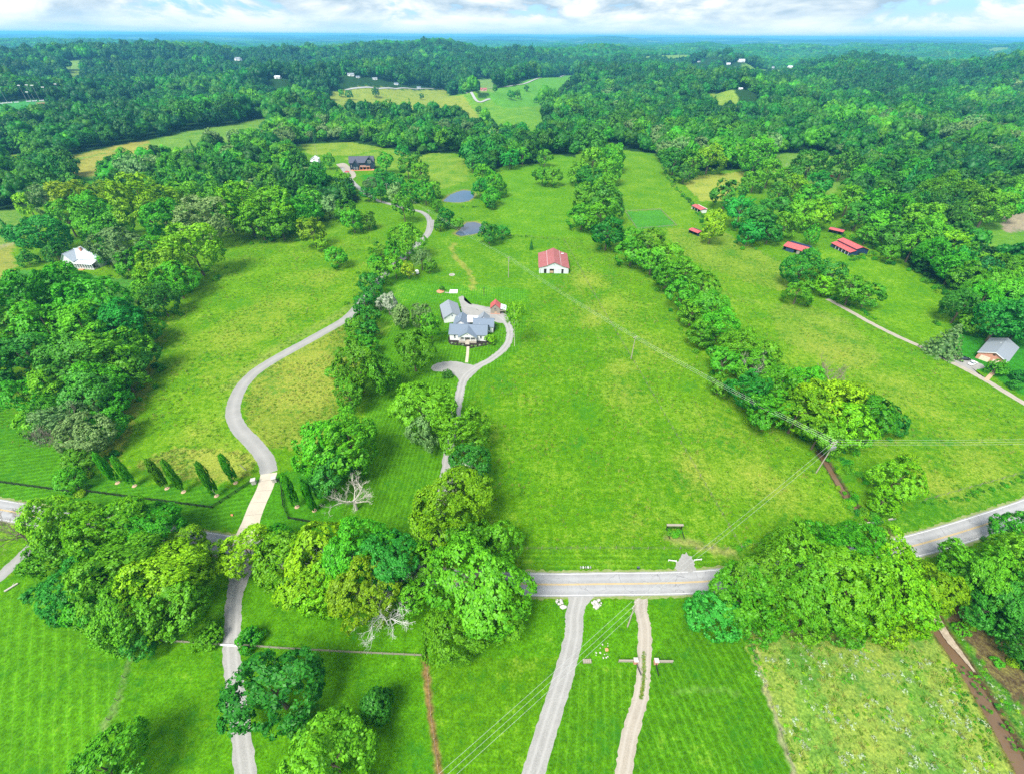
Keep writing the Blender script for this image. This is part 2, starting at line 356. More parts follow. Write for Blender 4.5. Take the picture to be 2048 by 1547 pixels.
#        polygon in the picture, albedo, dryness, mowing stripe width (m), stripe heading (deg from +Y)
ZONES = [
    ([(-700, 440), (60, 412), (330, 405), (640, 430), (770, 445), (765, 530), (730, 590), (700, 625), (690, 660), (560, 715), (480, 770), (460, 830), (500, 900), (530, 950), (180, 915), (-500, 800)], (.098, .245, .005), .28, 0, 0),
    ([(190, 930), (235, 850), (300, 690), (335, 640), (315, 720), (270, 850), (230, 930)], (.115, .21, .014), .6, 0, 0),
    ([(260, 930), (350, 895), (520, 905), (500, 950), (450, 965), (330, 950)], (.12, .235, .02), .7, 0, 0),
    ([(-700, 560), (0, 540), (130, 545), (280, 560), (270, 610), (150, 600), (-500, 620)], (.06, .22, .025), .12, 0, 0),
    ([(-700, 800), (0, 800), (90, 850), (200, 945), (330, 975), (480, 970), (545, 945), (500, 1060), (300, 1055), (-300, 990)], (.055, .205, .006), .08, 1.8, 78),
    ([(690, 650), (640, 672), (560, 720), (510, 755), (490, 800), (495, 850), (530, 895), (640, 900), (700, 800), (730, 690)], (.105, .205, .012), .6, 0, 0),
    ([(545, 950), (600, 935), (700, 930), (690, 1100), (560, 1080), (500, 1060)], (.05, .20, .006), .05, 0, 0),
    ([(780, 545), (870, 560), (1060, 580), (1060, 640), (1040, 700), (960, 770), (935, 820), (905, 960), (860, 1110), (665, 1100), (735, 800), (765, 600)], (.062, .205, .005), .14, 1.5, 3),
    ([(775, 565), (1060, 575), (1050, 602), (775, 605)], (.065, .235, .008), .25, 1.4, 0),
    ([(1062, 610), (1120, 560), (1128, 479), (1482, 1097), (900, 1098), (960, 900), (945, 800), (1030, 730)], (.080, .225, .004), .30, 0, 0),
    ([(880, 470), (1000, 470), (1120, 480), (1150, 560), (1060, 580), (850, 560)], (.082, .23, .006), .3, 0, 0),
    ([(1128, 479), (1140, 474), (1240, 474), (1335, 520), (1455, 680), (1540, 790), (1650, 910), (1720, 1050), (1482, 1097)], (.098, .245, .006), .27, 0, 0),
    ([(1245, 300), (1310, 308), (1390, 400), (1405, 470), (1560, 525), (1600, 600), (1720, 640), (2150, 870), (2150, 930), (1850, 1000), (1740, 872), (1500, 730), (1380, 575), (1225, 482)], (.098, .245, .006), .30, 0, 0),
    ([(1330, 455), (1450, 465), (1560, 525), (1600, 590), (1480, 560), (1360, 510)], (.12, .245, .015), .45, 0, 0),
    ([(1590, 600), (1700, 640), (1770, 720), (1700, 740), (1560, 680), (1540, 620)], (.115, .245, .015), .42, 0, 0),
    ([(1640, 500), (1760, 490), (1920, 590), (1915, 690), (1860, 690), (1740, 625), (1640, 560)], (.10, .26, .005), .3, 0, 0),
    ([(1870, 700), (1930, 640), (2200, 700), (2250, 850), (2060, 800), (1985, 752)], (.03, .20, .012), .05, 0, 0),
    ([(-900, 1170), (440, 1140), (800, 1190), (1050, 1200), (1480, 1195), (1900, 1200), (2400, 1250), (2400, 2200), (-900, 2200)], (.068, .225, .004), .12, 0, 0),
    ([(-900, 1190), (90, 1160), (330, 1290), (250, 1320), (180, 1560), (100, 2000), (-900, 2000)], (.072, .235, .005), .12, 2.4, -38),
    ([(1290, 1335), (1370, 1222), (1480, 1260), (1600, 1560), (1660, 1700), (1235, 1700), (1262, 1460)], (.056, .19, .004), .16, 1.9, -14),
    ([(1150, 1330), (1278, 1335), (1240, 1540), (1220, 1700), (1050, 1700), (1100, 1480)], (.062, .20, .004), .2, 1.9, 10),
    ([(860, 1320), (1140, 1310), (1100, 1420), (1040, 1600), (890, 1600)], (.075, .215, .004), .2, 0, 0),
    ([(1480, 1262), (1560, 1255), (1860, 1228), (1940, 1350), (2060, 1560), (2120, 1700), (1640, 1700), (1560, 1450)], (.155, .28, .045), .58, 0, 0),
    ([(1565, 1290), (1625, 1285), (1650, 1400), (1690, 1560), (1720, 1700), (1640, 1700), (1610, 1480)], (.125, .27, .035), .4, 0, 0),
    ([(1790, 1310), (1835, 1320), (1880, 1430), (1960, 1600), (1890, 1620), (1830, 1450)], (.125, .27, .035), .4, 0, 0),
    ([(1885, 1180), (1960, 1245), (2060, 1330), (2060, 1440), (1970, 1330), (1900, 1240)], (.105, .075, .04), .35, 0, 0),
    ([(1905, 1245), (1975, 1340), (2060, 1440), (2150, 1700), (2080, 1560), (1960, 1350)], (.055, .18, .02), .4, 0, 0),
    ([(1560, 1230), (1780, 1225), (1740, 1255), (1600, 1262)], (.085, .09, .04), .5, 0, 0),
    ([(1000, 1098), (1460, 1100), (1440, 1138), (1010, 1146)], (.08, .225, .005), .3, 1.6, 90),
    ([(1460, 1095), (1850, 1000), (2300, 870), (2300, 905), (1994, 1012), (1760, 1080), (1440, 1136)], (.06, .21, .006), .3, 0, 0),
    ([(1368, 368), (1398, 352), (1490, 344), (1488, 366), (1440, 402), (1400, 402)], (.27, .32, .05), .6, 3.0, 60),
    ([(1250, 424), (1320, 420), (1352, 452), (1274, 459)], (.06, .24, .02), .1, 0, 0),
    ([(680, 318), (770, 300), (900, 308), (930, 320), (940, 360), (880, 380), (800, 340)], (.11, .25, .015), .5, 0, 0),
    ([(720, 352), (770, 345), (790, 372), (740, 372)], (.03, .21, .01), .05, 0, 0),
    ([(600, 290), (700, 284), (770, 296), (700, 312), (620, 310)], (.12, .25, .012), .6, 0, 0),
    ([(1010, 330), (1150, 310), (1150, 380), (1140, 430), (1190, 475), (1010, 470), (995, 420)], (.09, .25, .006), .26, 0, 0),
    ([(655, 186), (800, 179), (890, 180), (950, 205), (975, 245), (900, 220), (740, 220), (660, 222)], (.20, .27, .035), .55, 0, 0),
    ([(890, 180), (960, 198), (1085, 205), (1092, 235), (1062, 258), (985, 245), (950, 205)], (.11, .27, .02), .3, 0, 0),
    ([(975, 180), (1030, 173), (1125, 151), (1168, 150), (1140, 170), (1085, 196), (1010, 200)], (.09, .27, .025), .15, 0, 0),
    ([(130, 312), (330, 272), (540, 236), (546, 252), (420, 282), (330, 300), (180, 326)], (.12, .25, .03), .3, 0, 0),
    ([(136, 314), (260, 286), (300, 282), (290, 296), (170, 322)], (.27, .26, .05), .4, 0, 0),
    ([(22, 312), (60, 306), (62, 320), (24, 322)], (.16, .26, .03), .4, 0, 0),
    ([(1390, 190), (1430, 188), (1480, 206), (1474, 216), (1440, 214)], (.14, .26, .03), .5, 0, 0),
    ([(1462, 138), (1590, 136), (1588, 152), (1478, 148)], (.13, .26, .035), .3, 0, 0),
    ([(-40, 210), (115, 204), (108, 212), (-40, 226)], (.05, .24, .06), .1, 0, 0),
    ([(30, 214), (112, 207), (106, 213), (34, 221)], (.38, .17, .11), .3, 0, 0),
    ([(128, 142), (172, 140), (178, 160), (150, 162)], (.16, .26, .04), .4, 0, 0),
    ([(450, 134), (505, 134), (510, 139), (452, 139)], (.15, .27, .03), .3, 0, 0),
    ([(-300, 430), (45, 420), (40, 440), (-300, 462)], (.10, .23, .03), .4, 0, 0),
    ([(-300, 490), (30, 476), (22, 500), (-300, 530)], (.22, .25, .05), .5, 0, 0),
    ([(1905, 432), (2200, 400), (2300, 520), (2048, 500), (1960, 470)], (.10, .25, .02), .25, 0, 0),
    ([(1545, 312), (1600, 306), (1690, 318), (1720, 332), (1640, 345), (1560, 336)], (.12, .25, .03), .3, 0, 0),
    ([(1640, 362), (1672, 362), (1668, 388), (1636, 388)], (.13, .26, .03), .3, 0, 0),
    ([(2000, 402), (2060, 400), (2060, 420), (2010, 420)], (.3, .25, .18), .3, 0, 0),
    ([(160, 352), (215, 350), (215, 366), (165, 368)], (.05, .22, .01), .2, 0, 0),
    ([(930, 161), (985, 158), (990, 172), (960, 174)], (.14, .26, .05), .3, 0, 0),
    ([(1810, 148), (1842, 147), (1830, 156), (1800, 158)], (.14, .26, .05), .3, 0, 0),
]
# open ground of the near farmland: no wood grows inside (single trees are set by hand)
OPEN = [[(-900, 440), (0, 430), (60, 414), (330, 404), (560, 416), (640, 424), (722, 404), (704, 376), (655, 374), (604, 358), (588, 322), (598, 290), (700, 284), (790, 300), (845, 314),
         (850, 306), (925, 308), (945, 340), (970, 350), (1010, 332), (1080, 328), (1100, 306), (1150, 316), (1158, 300), (1225, 285), (1245, 300), (1310, 308), (1345, 345), (1390, 350), (1400, 342), (1490, 340),
         (1500, 352), (1530, 330), (1560, 308), (1600, 304), (1690, 316), (1725, 332), (1690, 380), (1700, 410), (1780, 500), (1860, 560), (1960, 604), (2150, 680), (2600, 800), (2600, 3000), (-2000, 3000)]]
def _lower(P, h):
    out = []
    for x, y in P:
        g = G(x, y); out.append((x, y + h * FPX / depth(g) * .8))
    return out
for z in list(ZONES[36:]):
    for h in ((8, 16, 24) if z[1][0] != .38 and z[0][0] != (-40, 210) else (10, 20, 30, 40)): ZONES.append((_lower(z[0], h),) + z[1:])
OPEN += [z[0] for z in ZONES[36:]]

_open = [poly(p) for p in OPEN]
_zones = [(poly(z[0]),) + z[1:] for z in ZONES]
TRACKS = [([(910, 486), (904, 500), (912, 515), (934, 540), (946, 560), (944, 578)], 1.7, .85, (.24, .27, .05)),
          ([(1150, 560), (1195, 660), (1262, 820), (1338, 1040)], 1.2, .4, (.12, .25, .02)),
          ([(849, 1314), (853, 1350), (862, 1430), (872, 1500), (884, 1600)], .8, .95, (.21, .125, .05)),
          ([(262, 1312), (235, 1400), (190, 1490), (120, 1600)], .7, .5, (.20, .27, .10)),
          ([(1508, 1290), (1530, 1370), (1556, 1450), (1592, 1560)], .6, .7, (.34, .30, .19)),
          ([(1345, 1382), (1420, 1378), (1480, 1385)], .6, .4, (.14, .28, .05)),
          ([(698, 640), (640, 676), (560, 722), (490, 768), (455, 830)], 3.2, .3, (.12, .24, .05)),
          ([(705, 610), (640, 650), (540, 705), (455, 775)], 2.5, .5, (.20, .26, .06)),
          ([(1320, 550), (1500, 600), (1600, 620), (1700, 650)], 1.2, .4, (.16, .25, .05)),
          ([(1340, 1075), (1440, 1100), (1462, 1105)], 1.5, .7, (.27, .26, .09)),
          ([(-20, 500), (20, 488)], 4, .6, (.35, .29, .2))]
BLOBS = [(1250, 790, 9, .5), (1240, 740, 7, .5), (1390, 960, 8, .6), (1180, 640, 7, .4), (760, 660, 9, .5), (600, 750, 12, .5), (640, 720, 9, .6), (300, 560, 10, .3),
         (470, 680, 22, .45), (540, 620, 20, .35), (440, 760, 15, .3), (640, 560, 18, .35), (1180, 560, 14, .6), (1220, 620, 16, .5), (1300, 700, 14, .45), (1440, 860, 14, .4),
         (1560, 1000, 10, .5), (1500, 940, 9, .4), (1660, 700, 14, .5), (1800, 780, 16, .4), (1700, 560, 12, .3), (1880, 970, 10, .6), (1960, 920, 12, .5), (730, 560, 5, .5),
         (400, 870, 10, .4), (430, 925, 9, .6), (1260, 1050, 7, .2), (620, 800, 10, .5), (560, 790, 9, .4), (1385, 925, 5, .5), (850, 1460, 4, .2), (1040, 1340, 5, .3), (1110, 1290, 4, .3), (950, 610, 0, 0)]

# ground sheet: rings round the point under the camera, fine where the camera looks
th = np.concatenate([np.radians(np.arange(-100, 100.01, .25)), np.radians(np.arange(108, 260, 8.0))])
rr = [0.5, 6, 12, 15]
while rr[-1] < 30000: rr.append(rr[-1] + max(.65, rr[-1] * .0085))
rr = np.array(rr); nth, nr = len(th), len(rr)
X = (rr[:, None] * np.sin(th)[None]).ravel(); Y = (rr[:, None] * np.cos(th)[None]).ravel()
Z = hgt(X, Y)
RR = np.hypot(X, Y)
wob = np.minimum(.7, RR * .004)
jx = X + wob * (np.sin(X * 1.3 + Y * .7) + np.sin(Y * 2.1 - X * .4)); jy = Y + wob * (np.sin(Y * 1.1 - X * .9) + np.sin(X * 1.9 + Y * .3))
colr = np.tile(np.array([.085, .225, .005]), (len(X), 1)); dry = np.full(len(X), .25); mow = np.zeros(len(X)); ph = np.zeros(len(X))
inopen = np.zeros(len(X), bool)
for P in _open: inopen |= pip(jx, jy, P)
front = np.abs(np.arctan2(X, Y)) < 1.35
wood = ~inopen & (RR > 330)
for (P, c, dr, mw, ang) in _zones:
    k = pip(jx, jy, P); colr[k] = c; dry[k] = dr
    mow[k] = 1 if mw else 0
    if mw: ph[k] = (X[k] * math.cos(math.radians(ang)) - Y[k] * math.sin(math.radians(ang))) / mw
near = RR < 480
for px, w, a, c in TRACKS:
    P = np.array([p[:2] for p in spline([G(*q) for q in px], 5)])
    k = np.nonzero(near)[0]; d = pdist(jx[k], jy[k], P); q = np.clip(1.4 - d / w, 0, 1)[:, None] * a
    colr[k] = colr[k] * (1 - q) + np.array(c) * q
for bx, by, rad, a in BLOBS:
    if rad:
        p = G(bx, by); d = np.hypot(X - p.x, Y - p.y); dry = np.minimum(1, dry + .7 * a * np.exp(-(d / rad) ** 2))
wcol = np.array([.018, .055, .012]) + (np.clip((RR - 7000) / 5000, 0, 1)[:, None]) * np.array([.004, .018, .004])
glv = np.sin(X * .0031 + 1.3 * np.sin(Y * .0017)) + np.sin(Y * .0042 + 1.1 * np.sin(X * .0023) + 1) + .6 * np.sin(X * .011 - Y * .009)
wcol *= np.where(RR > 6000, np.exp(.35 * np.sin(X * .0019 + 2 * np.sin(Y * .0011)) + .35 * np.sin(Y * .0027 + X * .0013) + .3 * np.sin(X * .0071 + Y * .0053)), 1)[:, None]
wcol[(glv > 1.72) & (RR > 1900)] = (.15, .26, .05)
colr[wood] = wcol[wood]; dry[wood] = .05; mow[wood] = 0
# stream beds and ponds are cut into the sheet
def carve(px, wid, dep, bank=None):
    global Z
    P = np.array([p[:2] for p in spline([G(*q) for q in px], 6)])
    k = np.nonzero(near)[0]; d = pdist(X[k], Y[k], P)
    Z[k] -= dep * (1 - smooth(d, wid * .55, wid * 1.25))
    if bank is not None:
        q = (1 - smooth(d, wid * 1.0, wid * 1.6))[:, None]; colr[k] = colr[k] * (1 - q) + np.array(bank) * q
carve(CREEK, 2.1, .8, (.085, .055, .03)); carve(DITCH, 1.3, .7, (.07, .05, .03))
for px in (POND1, POND2):
    P = poly(px); P = np.vstack([P, P[:1]])
    k = np.nonzero(near)[0]; ins = pip(X[k], Y[k], P); d = pdist(X[k], Y[k], P); d = np.where(ins, -d, d)
    Z[k] -= .6 * (1 - smooth(d, -2.5, 1.8)); q = ((1 - smooth(d, 1.0, 3.2)) * .75)[:, None]
    colr[k] = colr[k] * (1 - q) + np.array((.26, .21, .09)) * q
i = np.arange(nr - 1)[:, None] * nth + np.arange(nth)[None]; j = np.arange(nr - 1)[:, None] * nth + (np.arange(nth)[None] + 1) % nth
quads = np.stack([i, j, j + nth, i + nth], -1).reshape(-1, 4)[:, ::-1]

gm, t, b = newmat('ground_grass')
ca = attr(t, 'col'); da = attr(t, 'dry'); ma = attr(t, 'mow'); pa = attr(t, 'phase')
gpos = t.nodes.new('ShaderNodeNewGeometry').outputs['Position']
nf_ = noise(t, 1.7, 5, .75, gpos); nm_ = noise(t, .45, 5, .62, gpos); nl_ = noise(t, .055, 4, .6, gpos); nx_ = noise(t, .012, 3, .5, gpos)
k1 = mth(t, 'MULTIPLY_ADD', nf_, 2.8, -.4); k2 = mth(t, 'MULTIPLY_ADD', nm_, 1.5, .25); k3 = mth(t, 'MULTIPLY_ADD', nl_, .7, .65)
c = mixc(t, 1, ca.outputs['Color'], mth(t, 'MULTIPLY', mth(t, 'MULTIPLY', mth(t, 'MULTIPLY', k1, k2), k3), .74), 'MULTIPLY')
dsum = mth(t, 'ADD', mth(t, 'MULTIPLY', nm_, .55), mth(t, 'ADD', mth(t, 'MULTIPLY', nl_, .55), mth(t, 'MULTIPLY', nf_, .28)))
dmask = mth(t, 'MULTIPLY', mth(t, 'SUBTRACT', mth(t, 'MULTIPLY_ADD', da.outputs['Fac'], .52, dsum), .86), 2.8, clamp=True)
straw = mixc(t, nm_, (.19, .28, .028, 1), (.25, .21, .045, 1))
c = mixc(t, mth(t, 'MULTIPLY', dmask, mth(t, 'MULTIPLY', nf_, 1.5, clamp=True)), c, mixc(t, 1, straw, k1, 'MULTIPLY'))
redp = ramp(t, mth(t, 'ADD', mth(t, 'MULTIPLY', nx_, .5), mth(t, 'MULTIPLY', nm_, .5)), [(.56, (0, 0, 0)), (.66, (1, 1, 1))])
c = mixc(t, mth(t, 'MULTIPLY', mth(t, 'MULTIPLY', redp, da.outputs['Fac']), .6), c, (.19, .17, .015, 1))
dk = ramp(t, mth(t, 'ADD', mth(t, 'MULTIPLY', nl_, .6), mth(t, 'MULTIPLY', nm_, .4)), [(.36, (1, 1, 1)), (.46, (0, 0, 0))])
c = mixc(t, mth(t, 'MULTIPLY', dk, .4), c, (.02, .16, .012, 1))
st = mth(t, 'SINE', mth(t, 'MULTIPLY_ADD', pa.outputs['Fac'], 6.2832, mth(t, 'MULTIPLY_ADD', nl_, 5, mth(t, 'MULTIPLY', nm_, 2.0))))
sk = mth(t, 'MULTIPLY_ADD', mth(t, 'MULTIPLY', mth(t, 'MULTIPLY', st, ma.outputs['Fac']), mth(t, 'MULTIPLY', nl_, .2)), 1, 1)
c = mixc(t, 1, c, sk, 'MULTIPLY')
thin = ramp(t, st, [(.93, (0, 0, 0)), (1, (1, 1, 1))])
c = mixc(t, mth(t, 'MULTIPLY', mth(t, 'MULTIPLY', thin, ma.outputs['Fac']), mth(t, 'MULTIPLY', nl_, .38)), c, (.16, .30, .04, 1))
t.links.new(c, b.inputs['Base Color']); b.inputs['Roughness'].default_value = .95; b.inputs['Specular IOR Level'].default_value = .05
bn = N(t, 'ShaderNodeBump', i_Strength=.75, i_Distance=.5); t.links.new(mth(t, 'ADD', mth(t, 'MULTIPLY', nm_, .8), mth(t, 'MULTIPLY', nf_, .35)), bn.inputs['Height']); t.links.new(bn.outputs[0], b.inputs['Normal'])
me = meshnp('ground', np.stack([X, Y, Z], 1), quads, [gm])
a = me.attributes.new('col', 'FLOAT_COLOR', 'POINT'); a.data.foreach_set('color', np.hstack([colr, np.ones((len(X), 1))]).astype(np.float32).ravel())
for nme, arr in (('dry', dry), ('mow', mow), ('phase', ph)):
    a = me.attributes.new(nme, 'FLOAT', 'POINT'); a.data.foreach_set('value', arr.astype(np.float32))
me.polygons.foreach_set('use_smooth', np.ones(len(quads), bool))
tag(link('ground', me), 'rolling green farmland of mown lawns, hay meadows and woodland floor', kind='structure')

# haze: one box of even air round everything
hb = MB().box((0, 0, 66), (62000, 62000, 152)); hm, t, b = newmat('haze_air'); t.nodes.remove(b)
vol = N(t, 'ShaderNodeVolumePrincipled'); vol.inputs['Density'].default_value = .95e-4; vol.inputs['Color'].default_value = (.15, .55, 1, 1)
vol.inputs['Anisotropy'].default_value = .1
t.links.new(vol.outputs[0], t.nodes['Material Output'].inputs['Volume'])
ho = link('haze', hb.mesh('haze', hm)); tag(ho, 'thin bluish air over the whole valley', kind='stuff')

# ------------------------------------------------------------------ setting: roads, drives, water
def surfmat(name, c1, c2, sc=3.0, crack=None, track=None, rough=.9, coarse=.5):
    mm, t, b = newmat(name)
    if t is None: return mm
    g = t.nodes.new('ShaderNodeNewGeometry').outputs['Position']
    n = noise(t, sc, 5, .65, g); n2_ = noise(t, .25, 4, .6, g)
    c = mixc(t, mth(t, 'MULTIPLY_ADD', n, coarse * 2, .5 - coarse, clamp=True), (*c1, 1), (*c2, 1))
    c = mixc(t, 1, c, mth(t, 'MULTIPLY_ADD', n2_, .5, .75), 'MULTIPLY')
    u = attr(t, 'across')
    if track:
        w = mth(t, 'ABSOLUTE', mth(t, 'SUBTRACT', mth(t, 'ABSOLUTE', u.outputs['Fac']), track[0]))
        w = mth(t, 'MULTIPLY', mth(t, 'SUBTRACT', track[1], w), 1 / track[1], clamp=True)
        c = mixc(t, mth(t, 'MULTIPLY', w, track[3]), c, (*track[2], 1))
    if crack:
        v = N(t, 'ShaderNodeTexVoronoi', feature='DISTANCE_TO_EDGE', i_Scale=crack); 
        wv = t.nodes.new('ShaderNodeVectorMath'); wv.operation = 'ADD'; t.links.new(g, wv.inputs[0])
        nn = N(t, 'ShaderNodeTexNoise', i_Scale=.8, i_Detail=4.0); t.links.new(g, nn.inputs['Vector']); t.links.new(nn.outputs[1], wv.inputs[1])
        t.links.new(wv.outputs[0], v.inputs['Vector'])
        cm = ramp(t, v.outputs[0], [(.0, (1, 1, 1)), (.022, (0, 0, 0))]); gate = ramp(t, n2_, [(.45, (0, 0, 0)), (.6, (1, 1, 1))])
        c = mixc(t, mth(t, 'MULTIPLY', mth(t, 'MULTIPLY', cm, gate), .8), c, (.05, .05, .055, 1))
    t.links.new(c, b.inputs['Base Color']); b.inputs['Roughness'].default_value = rough; b.inputs['Specular IOR Level'].default_value = .2
    bn = N(t, 'ShaderNodeBump', i_Strength=.3, i_Distance=.05); t.links.new(n, bn.inputs['Height']); t.links.new(bn.outputs[0], b.inputs['Normal'])
    return mm
ASPH = surfmat('worn_asphalt', (.19, .19, .195), (.30, .30, .31), 1.6, .32, (1.55, .8, (.32, .32, .33), .5))
ASPHD = surfmat('drive_asphalt', (0.170, 0.170, 0.166), (0.264, 0.259, 0.251), 2.5, None, (.0, 1.6, (0.306, 0.297, 0.289), .4))
GRAVEL = surfmat('pale_gravel', (0.158, 0.155, 0.148), (0.317, 0.310, 0.302), 3.5, None, (.85, .5, (0.331, 0.324, 0.317), .55), coarse=.8)
GRAVEL2 = surfmat('tan_gravel', (0.192, 0.167, 0.133), (0.348, 0.311, 0.266), 3.5, None, (.8, .45, (0.355, 0.326, 0.289), .5), coarse=.8)
CONCR = surfmat('drive_concrete', (0.334, 0.296, 0.236), (0.426, 0.380, 0.319), 2.0, None, None)
DIRT = surfmat('stream_gravel', (0.176, 0.136, 0.096), (0.400, 0.336, 0.256), 1.5, None, None, coarse=1.0)
YELLOW = surfmat('yellow_paint', (.36, .26, .09), (.50, .33, .10), 3)
WPAINT = surfmat('white_road_paint', (.40, .40, .40), (.62, .62, .62), 3)
def ribbon(name, P, width, mat, dz=.012, rag=0.0, label=None, parent=None, off=0.0, wid2=None, kind='structure', seed=1, n=12, cols=5, zfix=None):
    """strip along a line; width may change along it; rag = ragged edges in metres"""
    rg = random.Random(seed); C = spline(P, n) if n else [Vector(p) for p in P]; m_ = len(C); V = []; U = []
    for k, p in enumerate(C):
        d = C[min(k + 1, m_ - 1)] - C[max(k - 1, 0)]; d.z = 0; d.normalize(); s = Vector((d.y, -d.x, 0))
        if callable(width): w = width(k / (m_ - 1))
        else: w = width
        a, b2 = -w / 2 - rg.random() * rag, w / 2 + rg.random() * rag
        for q in range(cols):
            u = off + a + (b2 - a) * q / (cols - 1); v = p + s * u
            z = float(hgt(v.x, v.y)) if math.hypot(v.x, v.y) > 480 else 0.0
            V.append((v.x, v.y, (z + dz) if zfix is None else zfix)); U.append(u - off)
    Fq = [(k * cols + q, k * cols + q + 1, (k + 1) * cols + q + 1, (k + 1) * cols + q) for k in range(m_ - 1) for q in range(cols - 1)]
    me = meshnp(name, np.array(V), np.array(Fq), [mat])
    at = me.attributes.new('across', 'FLOAT', 'POINT'); at.data.foreach_set('value', np.array(U, np.float32))
    o = link(name, me, parent)
    if parent is None: tag(o, label, kind=kind)
    return o, C
def pad(name, px, mat, dz=.012, label=None, parent=None, rag=.3, z=None, kind='structure', n=6, seed=3):
    rg = random.Random(seed); P = [G(*p) for p in px]; C = spline(P + [P[0]], n)[:-1] if n else P
    c0 = sum(C, Vector()) / len(C); V = [(c0.x, c0.y, (c0.z + dz) if z is None else z)]
    for p in C:
        q = p + (p - c0).normalized() * rg.uniform(-rag, rag); V.append((q.x, q.y, (p.z + dz) if z is None else z))
    k = len(C); Fq = [(0, 1 + i, 1 + (i + 1) % k) for i in range(k)]
    me = meshnp(name, np.array(V), np.array(Fq), [mat], tri=True)
    at = me.attributes.new('across', 'FLOAT', 'POINT'); at.data.foreach_set('value', np.full(len(V), 9, np.float32))
    o = link(name, me, parent)
    if parent is None: tag(o, label, kind=kind)
    return o
roadP = [G(*p) for p in ROAD]
VERGE = surfmat('gravelly_verge', (.085, .17, .02), (.24, .23, .12), 1.2, None, None, coarse=.9)
ribbon('road_verge', roadP, 7.5, VERGE, .007, .7, 'ragged grassy gravel verge along the country road', n=30, cols=3, seed=9)
road, roadC = ribbon('road', roadP, 6.7, ASPH, .012, .15, 'two-lane grey asphalt country road with yellow centre lines', n=14, cols=7)
ribbon('centre_line', roadP, .13, YELLOW, .017, .02, None, road, .13, n=14, cols=2)
ribbon('centre_line', roadP, .13, YELLOW, .017, .02, None, road, -.13, n=14, cols=2)
for s_ in (-3.0, 3.0): ribbon('edge_line', roadP, .11, WPAINT, .017, .03, None, road, s_, n=14, cols=2)
def drv(name, px, w, mat, label, rag=.35, dz=.012, seed=1, **kw): return ribbon(name, [G(*p) for p in px], w, mat, dz, rag, label, seed=seed, **kw)
lin = lambda a, b, e=3: (lambda t: a + (b - a) * (1 - t) ** e)
drv('driveway', [(862, 440), (858, 462), (846, 478), (812, 510), (770, 548), (735, 588), (697, 633), (640, 668), (560, 712), (510, 744), (480, 778), (466, 818), (476, 853), (508, 888), (531, 918), (538, 946)], 5.2, ASPHD, 'long curving pale grey driveway sweeping down through the hay meadow', .25)
conc, cC = drv('concrete_apron', [(538, 946), (530, 975), (514, 1010), (500, 1048), (490, 1085)], lambda t: 5.2 + 2.2 * max(0, t - .7) / .3, CONCR, 'pale concrete driveway apron between two stone gate pillars', .05, .016)
for k in range(6, len(cC) - 1, 8):
    p = cC[k]; d = (cC[k + 1] - cC[k - 1]); d.z = 0; d.normalize(); s = Vector((d.y, -d.x, 0)) * 2.55
    part('joint', MB().bar(p - s + Vector((0, 0, .014)), p + s + Vector((0, 0, .014)), .09, .01), simple('joint_dark', (.16, .14, .12), .9), conc)
drv('lower_driveway', [(492, 1108), (480, 1150), (468, 1200), (465, 1250), (463, 1290), (469, 1370), (480, 1450), (493, 1560), (500, 1640)], lambda t: 3.5 + 4 * max(0, .22 - t) / .22, GRAVEL, 'pale gravel driveway crossing the plank fence at a low gate', .4, .006, 2)
drv('gravel_driveway', [(1163, 1170), (1158, 1192), (1149, 1230), (1147, 1270), (1130, 1340), (1105, 1420), (1066, 1547), (1046, 1620)], lambda t: 4.2 + 6 * max(0, .2 - t) / .2, GRAVEL, 'straight blue-grey gravel driveway leaving the road between rock piles', .3, .008, 3)
drv('farm_lane', [(1284, 1170), (1283, 1190), (1282, 1220), (1290, 1262), (1287, 1340), (1281, 1395), (1262, 1460), (1246, 1547), (1238, 1620)], lambda t: 2.9 + 4 * max(0, .14 - t) / .14, GRAVEL2, 'tan gravel lane with a grassy middle between brick gate pillars', .4, .006, 4)
drv('side_lane', [(-160, 1270), (-60, 1200), (0, 1152), (50, 1105), (95, 1062), (120, 1044)], 3.4, ASPHD, 'narrow grey lane joining the road beside the bare brushy tree', .3, .008, 5)
drv('house_driveway', [(862, 1148), (872, 1060), (886, 980), (894, 930), (902, 880), (914, 815), (921, 780), (929, 754), (950, 736), (985, 716), (1012, 692), (1020, 665), (1012, 643), (990, 626), (960, 616), (930, 610)], 3.1, GRAVEL, 'white gravel driveway looping round the white farmhouse', .5, .014, 6)
pad('turning_area', [(864, 731), (882, 724), (912, 723), (945, 730), (962, 733), (945, 750), (926, 768), (912, 752), (893, 744), (866, 741)], GRAVEL, .010, 'pale gravel turning area before the farmhouse walkway')
pad('gravel_yard', [(917, 594), (927, 592), (931, 603), (960, 611), (985, 616), (1010, 628), (1018, 642), (1000, 646), (985, 641), (965, 634), (945, 641), (930, 640), (924, 624), (920, 606)], GRAVEL, .008, 'white gravel yard behind the farmhouse')
drv('walkway', [(936, 693), (935, 708), (933, 725)], 1.3, CONCR, 'straight concrete walkway from the porch steps to the gravel', .03, .02, n=6)
drv('upper_driveway', [(684, 336), (700, 358), (720, 378), (748, 398), (775, 407), (815, 418), (842, 424), (857, 436), (860, 455)], 4.0, ASPHD, 'narrow pale driveway climbing to the dark hilltop house', .3, .05, 7)
pad('parking_pad', [(672, 329), (690, 327), (706, 341), (712, 352), (702, 358), (690, 346)], GRAVEL2, .04, 'tan parking pad beside the dark hilltop house')
drv('farm_track', [(1655, 598), (1700, 622), (1735, 642), (1790, 670), (1850, 697), (1893, 719), (1935, 740), (1975, 762), (2048, 806), (2140, 858), (2300, 940)], 2.6, GRAVEL2, 'long narrow gravel track beside the brick house hay field', .4, .014, 8)
